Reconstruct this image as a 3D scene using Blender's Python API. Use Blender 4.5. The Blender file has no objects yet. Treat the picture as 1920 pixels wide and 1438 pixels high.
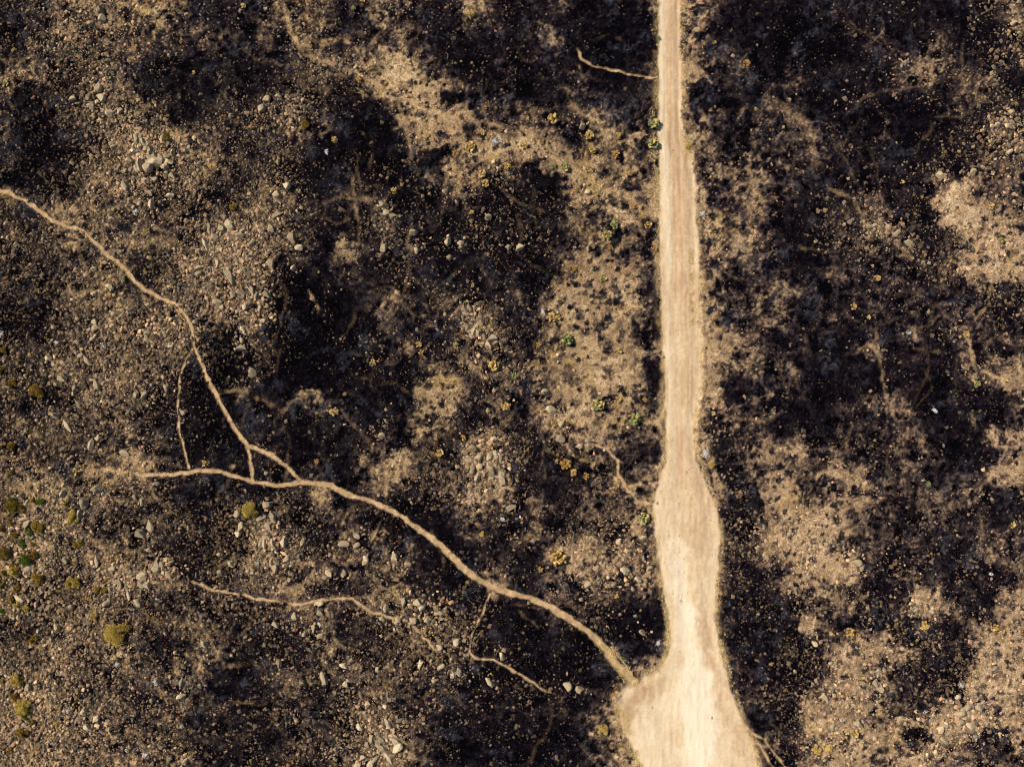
import bpy, math, random
import numpy as np
from mathutils import Vector, Matrix

R = math.radians
random.seed(11)
RNG = np.random.default_rng(11)
scene = bpy.context.scene
col = scene.collection

# ---------------------------------------------------------------- camera, sky, sun, exposure
K = 12.0                                   # photo pixels per metre on the ground
CAM_H = 106.67
cam_d = bpy.data.cameras.new('camera')
cam_d.sensor_width = 36.0
cam_d.lens = 24.0
cam_d.clip_start = 0.5
cam_d.clip_end = 9000.0
cam = bpy.data.objects.new('camera', cam_d)
cam.location = (0, 0, CAM_H)
cam.rotation_euler = (0, 0, 0)
col.objects.link(cam)
scene.camera = cam
scene.cycles.filter_width = 1.0
scene.render.resolution_x = 1024
scene.render.resolution_y = 766

SUN_ELEV = 40.0
SHADOW = Vector((0.90, -0.44, 0)).normalized()      # the way shadows fall on the ground
sd = bpy.data.lights.new('sun', 'SUN')
sd.energy = 4.6
sd.angle = R(0.5)
sd.color = (1.0, 0.94, 0.84)
sun = bpy.data.objects.new('sun', sd)
ldir = Vector((SHADOW.x * math.cos(R(SUN_ELEV)), SHADOW.y * math.cos(R(SUN_ELEV)), -math.sin(R(SUN_ELEV))))
sun.rotation_euler = ldir.to_track_quat('-Z', 'Y').to_euler()
sun.location = (-60, 30, 90)
col.objects.link(sun)

w = bpy.data.worlds.new('World')
scene.world = w
w.use_nodes = True
nt = w.node_tree
bg = nt.nodes['Background']
sky = nt.nodes.new('ShaderNodeTexSky')
sky.sky_type = 'NISHITA'
sky.sun_disc = False
sky.sun_elevation = R(SUN_ELEV)
sky.sun_rotation = math.atan2(-SHADOW.x, -SHADOW.y)
nt.links.new(sky.outputs[0], bg.inputs[0])
bg.inputs[1].default_value = 0.05
vs = scene.view_settings
vs.view_transform = 'Standard'
vs.look = 'None'
vs.gamma = 1.0
vs.exposure = 0.55

# ---------------------------------------------------------------- helpers
def wx(px): return (np.asarray(px, float) - 960.0) / K
def wy(py): return (719.0 - np.asarray(py, float)) / K

def lin(c):
    c = np.asarray(c, float) / 255.0
    return np.where(c <= 0.04045, c / 12.92, ((c + 0.055) / 1.055) ** 2.4)

def sstep(a, b, v):
    t = np.clip((v - a) / (b - a), 0, 1)
    return t * t * (3 - 2 * t)

def _hash(ix, iy, seed):
    h = (ix.astype(np.int64) * 374761393 + iy.astype(np.int64) * 668265263 + seed * 1442695041) & 0xFFFFFFFF
    h = ((h ^ (h >> 13)) * 1274126177) & 0xFFFFFFFF
    h = (h ^ (h >> 16)) & 0xFFFFFFFF
    return h.astype(np.float64) / 4294967295.0

def vnoise(x, y, seed=0):
    """smooth value noise, -1..1"""
    ix = np.floor(x); iy = np.floor(y)
    fx = x - ix; fy = y - iy
    fx = fx * fx * (3 - 2 * fx); fy = fy * fy * (3 - 2 * fy)
    a = _hash(ix, iy, seed); b = _hash(ix + 1, iy, seed)
    c = _hash(ix, iy + 1, seed); d = _hash(ix + 1, iy + 1, seed)
    return ((a * (1 - fx) + b * fx) * (1 - fy) + (c * (1 - fx) + d * fx) * fy) * 2 - 1

def fbm(x, y, scale, octaves=4, seed=0, gain=0.5):
    s = 0.0; amp = 1.0; tot = 0.0
    ca, sa = 0.8, 0.6
    x = x / scale; y = y / scale
    for o in range(octaves):
        s = s + amp * vnoise(x, y, seed + o * 17)
        tot += amp; amp *= gain
        x, y = (x * ca - y * sa) * 2.03 + 3.7, (x * sa + y * ca) * 2.03 - 1.3
    return s / tot

def tag(o, label=None, cat=None, group=None, kind=None):
    if label: o['label'] = label
    if cat: o['category'] = cat
    if group: o['group'] = group
    if kind: o['kind'] = kind
    return o

def np_mesh(name, V, F, mat=None, colors=None, smooth=False):
    """V (n,3), F (m,k); colours are per point"""
    me = bpy.data.meshes.new(name)
    V = np.ascontiguousarray(V, dtype=np.float32); F = np.ascontiguousarray(F, dtype=np.int32)
    n, k = F.shape
    me.vertices.add(len(V)); me.vertices.foreach_set('co', V.ravel())
    me.loops.add(n * k); me.loops.foreach_set('vertex_index', F.ravel())
    me.polygons.add(n)
    me.polygons.foreach_set('loop_start', np.arange(0, n * k, k, dtype=np.int32))
    try:
        me.polygons.foreach_set('loop_total', np.full(n, k, dtype=np.int32))
    except Exception:
        pass
    me.polygons.foreach_set('use_smooth', np.full(n, smooth, dtype=bool))
    if colors is not None:
        a = me.color_attributes.new('tint', 'FLOAT_COLOR', 'POINT')
        c4 = np.ones((len(V), 4), np.float32); c4[:, :3] = colors
        a.data.foreach_set('color', c4.ravel())
    me.update(calc_edges=True)
    if mat: me.materials.append(mat)
    return me

def link(name, me, parent=None, loc=None):
    o = bpy.data.objects.new(name, me)
    col.objects.link(o)
    if parent: o.parent = parent
    if loc is not None: o.location = loc
    return o

# ---------------------------------------------------------------- materials
def new_mat(name, rough=0.95):
    m = bpy.data.materials.new(name)
    m.use_nodes = True
    b = m.node_tree.nodes['Principled BSDF']
    b.inputs['Roughness'].default_value = rough
    b.inputs['Specular IOR Level'].default_value = 0.12
    return m, m.node_tree, b

def tint_mat(name, fine=7.0, lo=0.72, hi=1.28, bump=0.25, dist=0.05, rough=0.95):
    """colour from the mesh's own tint, broken up by fine grain"""
    m, t, b = new_mat(name, rough)
    at = t.nodes.new('ShaderNodeAttribute'); at.attribute_name = 'tint'
    tc = t.nodes.new('ShaderNodeTexCoord')
    n1 = t.nodes.new('ShaderNodeTexNoise'); n1.inputs['Scale'].default_value = fine
    n1.inputs['Detail'].default_value = 4; n1.inputs['Roughness'].default_value = 0.7
    mr = t.nodes.new('ShaderNodeMapRange')
    mr.inputs['From Min'].default_value = 0.3; mr.inputs['From Max'].default_value = 0.7
    mr.inputs['To Min'].default_value = lo; mr.inputs['To Max'].default_value = hi
    mx = t.nodes.new('ShaderNodeVectorMath'); mx.operation = 'SCALE'
    L = t.links.new
    L(tc.outputs['Object'], n1.inputs['Vector']); L(n1.outputs['Fac'], mr.inputs['Value'])
    L(at.outputs['Color'], mx.inputs[0]); L(mr.outputs[0], mx.inputs['Scale'])
    L(mx.outputs[0], b.inputs['Base Color'])
    if bump:
        bp = t.nodes.new('ShaderNodeBump'); bp.inputs['Strength'].default_value = bump
        bp.inputs['Distance'].default_value = dist
        L(n1.outputs['Fac'], bp.inputs['Height']); L(bp.outputs[0], b.inputs['Normal'])
    return m

M_soil = tint_mat('burnt_soil', 5.5, 0.40, 1.62, 0.8, 0.09)
M_soil.node_tree.nodes['Principled BSDF'].inputs['Specular IOR Level'].default_value = 0.0
def crisp_grains(m, scale, lo, hi):
    t = m.node_tree; L = t.links.new
    b = t.nodes['Principled BSDF']
    src = b.inputs['Base Color'].links[0].from_socket
    tc = [n for n in t.nodes if n.type == 'TEX_COORD'][0]
    vo = t.nodes.new('ShaderNodeTexVoronoi'); vo.inputs['Scale'].default_value = scale
    L(tc.outputs['Object'], vo.inputs['Vector'])
    sp = t.nodes.new('ShaderNodeSeparateColor'); L(vo.outputs['Color'], sp.inputs[0])
    mr = t.nodes.new('ShaderNodeMapRange'); mr.inputs['To Min'].default_value = lo; mr.inputs['To Max'].default_value = hi
    L(sp.outputs[0], mr.inputs['Value'])
    sc = t.nodes.new('ShaderNodeVectorMath'); sc.operation = 'SCALE'
    L(src, sc.inputs[0]); L(mr.outputs[0], sc.inputs['Scale']); L(sc.outputs[0], b.inputs['Base Color'])
crisp_grains(M_soil, 4.2, 0.72, 1.26)
M_road = tint_mat('packed_dirt', 4.0, 0.93, 1.07, 0.35, 0.03)
M_path = tint_mat('trodden_earth', 5.0, 0.82, 1.2, 0.5, 0.04)
M_leaf = tint_mat('leaf_tint', 9.0, 0.85, 1.15, 0)
M_leaf.node_tree.nodes['Principled BSDF'].inputs['Specular IOR Level'].default_value = 0.0
M_stone_bits = tint_mat('loose_stone', 9.0, 0.85, 1.15, 0)

def rock_mat(name, c1, c2, c3):
    m, t, b = new_mat(name, 0.9)
    L = t.links.new
    oi = t.nodes.new('ShaderNodeObjectInfo')
    cr = t.nodes.new('ShaderNodeValToRGB')
    e = cr.color_ramp.elements
    e[0].position = 0.0; e[0].color = (*c1, 1); e[1].position = 1.0; e[1].color = (*c3, 1)
    k = e.new(0.5); k.color = (*c2, 1)
    L(oi.outputs['Random'], cr.inputs[0])
    tc = t.nodes.new('ShaderNodeTexCoord')
    n = t.nodes.new('ShaderNodeTexNoise'); n.inputs['Scale'].default_value = 3.2
    n.inputs['Detail'].default_value = 6; n.inputs['Roughness'].default_value = 0.65
    L(tc.outputs['Object'], n.inputs['Vector'])
    mr = t.nodes.new('ShaderNodeMapRange')
    mr.inputs['From Min'].default_value = 0.3; mr.inputs['From Max'].default_value = 0.7
    mr.inputs['To Min'].default_value = 0.65; mr.inputs['To Max'].default_value = 1.25
    L(n.outputs['Fac'], mr.inputs['Value'])
    sc = t.nodes.new('ShaderNodeVectorMath'); sc.operation = 'SCALE'
    L(cr.outputs[0], sc.inputs[0]); L(mr.outputs[0], sc.inputs['Scale'])
    L(sc.outputs[0], b.inputs['Base Color'])
    bp = t.nodes.new('ShaderNodeBump'); bp.inputs['Strength'].default_value = 0.5; bp.inputs['Distance'].default_value = 0.06
    L(n.outputs['Fac'], bp.inputs['Height']); L(bp.outputs[0], b.inputs['Normal'])
    return m
M_rock = rock_mat('weathered_rock', (0.24, 0.18, 0.112), (0.34, 0.258, 0.16), (0.47, 0.36, 0.225))

def pad_mat(name, c1, c2):
    m, t, b = new_mat(name, 0.7)
    b.inputs['Specular IOR Level'].default_value = 0.3
    oi = t.nodes.new('ShaderNodeObjectInfo')
    mx = t.nodes.new('ShaderNodeMix'); mx.data_type = 'RGBA'
    mx.inputs[6].default_value = (*c1, 1); mx.inputs[7].default_value = (*c2, 1)
    tc = t.nodes.new('ShaderNodeTexCoord')
    n = t.nodes.new('ShaderNodeTexNoise'); n.inputs['Scale'].default_value = 3.0
    ad = t.nodes.new('ShaderNodeMath'); ad.operation = 'MULTIPLY_ADD'
    ad.inputs[1].default_value = 0.7
    L = t.links.new
    L(tc.outputs['Object'], n.inputs['Vector']); L(oi.outputs['Random'], ad.inputs[0])
    sb = t.nodes.new('ShaderNodeMath'); sb.operation = 'SUBTRACT'; sb.inputs[1].default_value = 0.35
    L(n.outputs['Fac'], sb.inputs[0]); L(sb.outputs[0], ad.inputs[2])
    L(ad.outputs[0], mx.inputs[0]); L(mx.outputs[2], b.inputs['Base Color'])
    return m
M_pad_yellow = pad_mat('scorched_yellow_pad', (0.24, 0.14, 0.03), (0.60, 0.43, 0.15))
M_pad_green = pad_mat('green_pad', (0.075, 0.10, 0.025), (0.27, 0.28, 0.11))
M_pad_orange = pad_mat('scorched_orange_pad', (0.22, 0.10, 0.02), (0.45, 0.25, 0.06))
m, t, b = new_mat('woody_stem'); b.inputs['Base Color'].default_value = (0.05, 0.035, 0.022, 1); M_stem = m
m, t, b = new_mat('charred_twig'); b.inputs['Base Color'].default_value = (0.012, 0.010, 0.011, 1); M_char = m

# ---------------------------------------------------------------- hand-read map of the burn: 0 black char .. 9 pale soil
# 40 x 30 cells of 48 photo pixels
BURN = """
3455565433 3432442252 1211159522 2122212224
2454554443 3442342231 2432139322 2112323214
4544542333 3244565213 1242139633 1122244223
5424543243 3332577533 2232239332 3312233232
4234553233 4342147644 4344349533 4313222224
3233555643 3432116655 6545549534 2423223235
3124445553 3222112655 5465549744 3323233264
4335543533 5432331453 1256569645 4322324644
3455444445 4322433132 1145559734 4333422865
4354555456 5325333223 2345559854 4223443578
3344534655 4224222122 2566649944 4233333577
2345445455 3252242432 2476549955 3223333355
1244545545 4112433443 2466549974 4243333533
3444445324 3211333244 3567659964 2334232343
4454544213 2111333445 4665649964 3432432445
4335543225 2443225634 3577649963 3223542435
4544443213 3223225324 3556659944 3233432224
4444553212 2222353256 2346439635 5343344246
5445564333 3332453245 2334349835 6455343356
5654543223 3352322254 2234599934 7455434443
5554444334 5323322132 4334499934 7664334333
5645543215 5434432122 3564599934 7664332453
5544555425 4553342115 2455499933 6664343244
5445433443 4533443222 2433329923 3444265335
3555444433 3442224322 2323329922 3633244357
4554543543 2334333332 1223329932 2346433367
5544444532 3333433232 2233399943 2246433367
5654434443 3333433233 2423689934 2455422466
5555544333 2333443222 2224799994 2656325656
5654554433 2334553222 2223699995 2467654454
"""
# 20 x 15 cells of 96 photo pixels: how stony the ground is
STONY = """
4553232222 1000011214
4642235322 1000111333
3564552232 3201121125
3685452323 2203112243
5546763534 3202114443
5546841232 2101111234
4676531236 2101111222
5664321223 2201111113
4443222235 3202212112
5553232256 2211322212
7644764212 3431452222
6675653433 2421433433
6654353563 1300233534
6653244453 3100245364
7754345622 1100134343
"""
def read_grid(s):
    rows = [r.replace(' ', '') for r in s.strip().split('\n')]
    return np.array([[float(c) for c in r] for r in rows])
GB = read_grid(BURN); GS = read_grid(STONY)

def bicub(G, u, v):
    """Catmull-Rom-ish smooth sampling; u,v in cells, centred at .5"""
    H, W = G.shape
    u = np.clip(u - 0.5, 0, W - 1.001); v = np.clip(v - 0.5, 0, H - 1.001)
    iu = np.floor(u).astype(int); iv = np.floor(v).astype(int)
    fu = u - iu; fv = v - iv
    def wts(f):
        return [0.5 * (-f + 2 * f * f - f ** 3), 0.5 * (2 - 5 * f * f + 3 * f ** 3),
                0.5 * (f + 4 * f * f - 3 * f ** 3), 0.5 * (-f * f + f ** 3)]
    wu = wts(fu); wv = wts(fv)
    out = 0.0
    for j in range(4):
        jj = np.clip(iv + j - 1, 0, H - 1)
        for i in range(4):
            ii = np.clip(iu + i - 1, 0, W - 1)
            out = out + G[jj, ii] * wu[i] * wv[j]
    return out

# ---------------------------------------------------------------- road and paths (photo pixels on the ground plane)
RL = [(-400, 1231), (0, 1234), (200, 1234), (300, 1234), (340, 1236), (480, 1237), (600, 1240), (700, 1244), (800, 1248), (865, 1248),
      (890, 1239), (920, 1230), (950, 1224), (1000, 1226), (1060, 1236), (1100, 1243), (1160, 1254), (1205, 1256),
      (1230, 1251), (1248, 1240), (1262, 1222), (1274, 1205), (1286, 1180), (1300, 1165), (1320, 1160), (1350, 1163), (1380, 1174),
      (1410, 1188), (1438, 1203), (1500, 1228), (1600, 1240), (2000, 1236)]
RR = [(-400, 1278), (0, 1276), (100, 1275), (140, 1278), (200, 1277), (262, 1279), (290, 1298), (330, 1303), (400, 1307), (480, 1311),
      (560, 1311), (600, 1312), (650, 1316), (700, 1317), (760, 1310), (800, 1300), (860, 1306), (900, 1321), (950, 1341),
      (1000, 1351), (1050, 1350), (1090, 1344), (1160, 1341), (1230, 1352), (1300, 1373), (1370, 1400), (1400, 1412),
      (1438, 1424), (1500, 1440), (1600, 1400), (2000, 1330)]
PATHS = [  # (width px, strength, points); strength 1 = its own sheet of trodden earth
 (10.5, 1.0, [(1200, 1292), (1180, 1268), (1150, 1240), (1130, 1210), (1100, 1183), (1065, 1158), (1030, 1136), (980, 1117), (920, 1100),
   (880, 1073), (850, 1045), (810, 1010), (770, 980), (735, 957), (700, 940), (650, 926), (620, 910), (565, 904)]),
 (6.6, 1.0, [(620, 910), (565, 904), (520, 911), (475, 904), (450, 896), (420, 885), (370, 881), (330, 889), (270, 890)]),
 (6.6, 1.0, [(565, 903), (545, 880), (510, 853), (465, 836), (440, 805), (420, 770), (405, 740), (385, 705), (373, 675), (362, 650),
   (356, 610), (348, 592), (330, 573), (305, 560), (270, 545), (245, 520), (225, 497), (200, 480), (180, 457), (150, 432), (110, 418),
   (70, 395), (40, 375), (15, 360), (0, 358), (-60, 345), (-140, 320)]),
 (5.2, 1.0, [(462, 838), (468, 860), (474, 904)]),
 (4.2, 1.0, [(340, 1085), (375, 1095), (400, 1106), (440, 1112), (480, 1124), (530, 1128), (560, 1136), (600, 1124), (660, 1123),
   (690, 1143), (720, 1155), (760, 1163), (775, 1174), (790, 1192), (812, 1215), (840, 1233)]),
 (3.6, 1.0, [(880, 1222), (890, 1235), (925, 1236), (960, 1255), (990, 1272), (1030, 1300)]),
 (4.6, 1.0, [(1224, 945), (1195, 940), (1175, 915), (1160, 890), (1158, 865), (1140, 843), (1105, 830)]),
 (2.8, 1.0, [(1234, 147), (1200, 146), (1160, 136), (1110, 125), (1090, 110), (1080, 90)]),
 (2.4, 1.0, [(354, 877), (345, 845), (335, 800), (333, 760), (337, 700), (350, 668), (359, 655)]),
 (2.4, 1.0, [(918, 1112), (905, 1150), (885, 1190), (880, 1222)]),
 (4.0, .8, [(463, 858), (446, 870), (428, 879)]),
 (6.5, .99, [(270, 890), (235, 885), (190, 880), (150, 884)]),
 (4.0, .7, [(724, 948), (723, 880), (745, 862), (790, 845)]),
 (3.5, .6, [(716, 965), (708, 990), (690, 1025)]),
 (4, .5, [(660, 320), (665, 380), (674, 420), (668, 470)]),
 (5, .45, [(600, 380), (640, 372), (700, 375), (712, 360)]),
 (7, .95, [(700, 155), (735, 170), (760, 180), (790, 205), (850, 218), (920, 235), (980, 240)]),
 (6, .8, [(745, 190), (760, 240), (772, 300)]),
 (7, .8, [(980, 240), (1030, 290), (1080, 320), (1130, 350), (1200, 380), (1228, 402)]),
 (8, .7, [(528, -10), (545, 60), (570, 100), (620, 120), (690, 150)]),
 (4, .55, [(1860, 535), (1853, 570), (1835, 595), (1812, 625)]),
 (5, .9, [(1812, 625), (1830, 690), (1865, 708), (1900, 712), (1940, 715)]),
 (3.5, .55, [(1638, 590), (1650, 690), (1662, 750), (1690, 810)]),
 (5, .4, [(1600, 665), (1625, 645), (1645, 665)]),
 (4, .5, [(1820, 770), (1826, 795), (1832, 802)]),
 (5, .5, [(265, 890), (290, 930), (320, 958)]),
 (8, .4, [(120, 985), (160, 1005), (200, 1024), (240, 1034)]),
 (4, .5, [(445, 1038), (410, 1062), (385, 1088)]),
 (4, .4, [(155, 1135), (200, 1145), (260, 1138)]),
 (10, .8, [(1308, 640), (1335, 600), (1368, 566)]),
 (6, .4, [(1275, 100), (1300, 120), (1330, 145)]),
 (6, .5, [(1060, 165), (1075, 200), (1100, 225)]),
 (6, .45, [(1372, 245), (1385, 220), (1402, 195)]),
 (14, .3, [(1450, 190), (1505, 225), (1528, 290), (1525, 340)]),
 (3.0, 1.0, [(1404, 1368), (1435, 1390), (1470, 1438), (1500, 1500)]),
 (3.0, 1.0, [(1402, 1380), (1425, 1398), (1450, 1438), (1470, 1500)]),
 (4, .4, [(1340, 772), (1390, 785), (1450, 792)]),
 (5, .5, [(1545, 350), (1600, 375), (1640, 440)]),
 (5, .45, [(1310, 205), (1330, 240)]),
 (5, .4, [(470, 740), (500, 752), (530, 770), (560, 745), (600, 738)]),
 (4, .45, [(405, 738), (440, 730), (470, 740)]),
 (4, .4, [(640, 775), (680, 815), (700, 830)]),
 (4, .4, [(905, 720), (930, 760), (945, 810)]),
 (4, .4, [(770, 870), (800, 845), (840, 870)]),
 (4, .45, [(1790, 1140), (1802, 1180), (1798, 1230)]),
 (4, .35, [(1835, 960), (1850, 1020), (1845, 1070)]),
 (5, .4, [(775, 420), (760, 460), (790, 480)]),
 (4, .4, [(1020, 840), (1060, 860), (1085, 880)]),
 (4, .35, [(355, 1135), (420, 1250), (480, 1245)]),
 (4, .4, [(620, 1195), (650, 1220)]),
 (5, .4, [(1308, 700), (1335, 690), (1360, 672)]), (5, .4, [(1310, 740), (1340, 715), (1352, 700)]), (4, .4, [(1310, 670), (1330, 640), (1350, 625)]),
 (3, .8, [(1306, 790), (1307, 830), (1300, 860)]),
]
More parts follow.
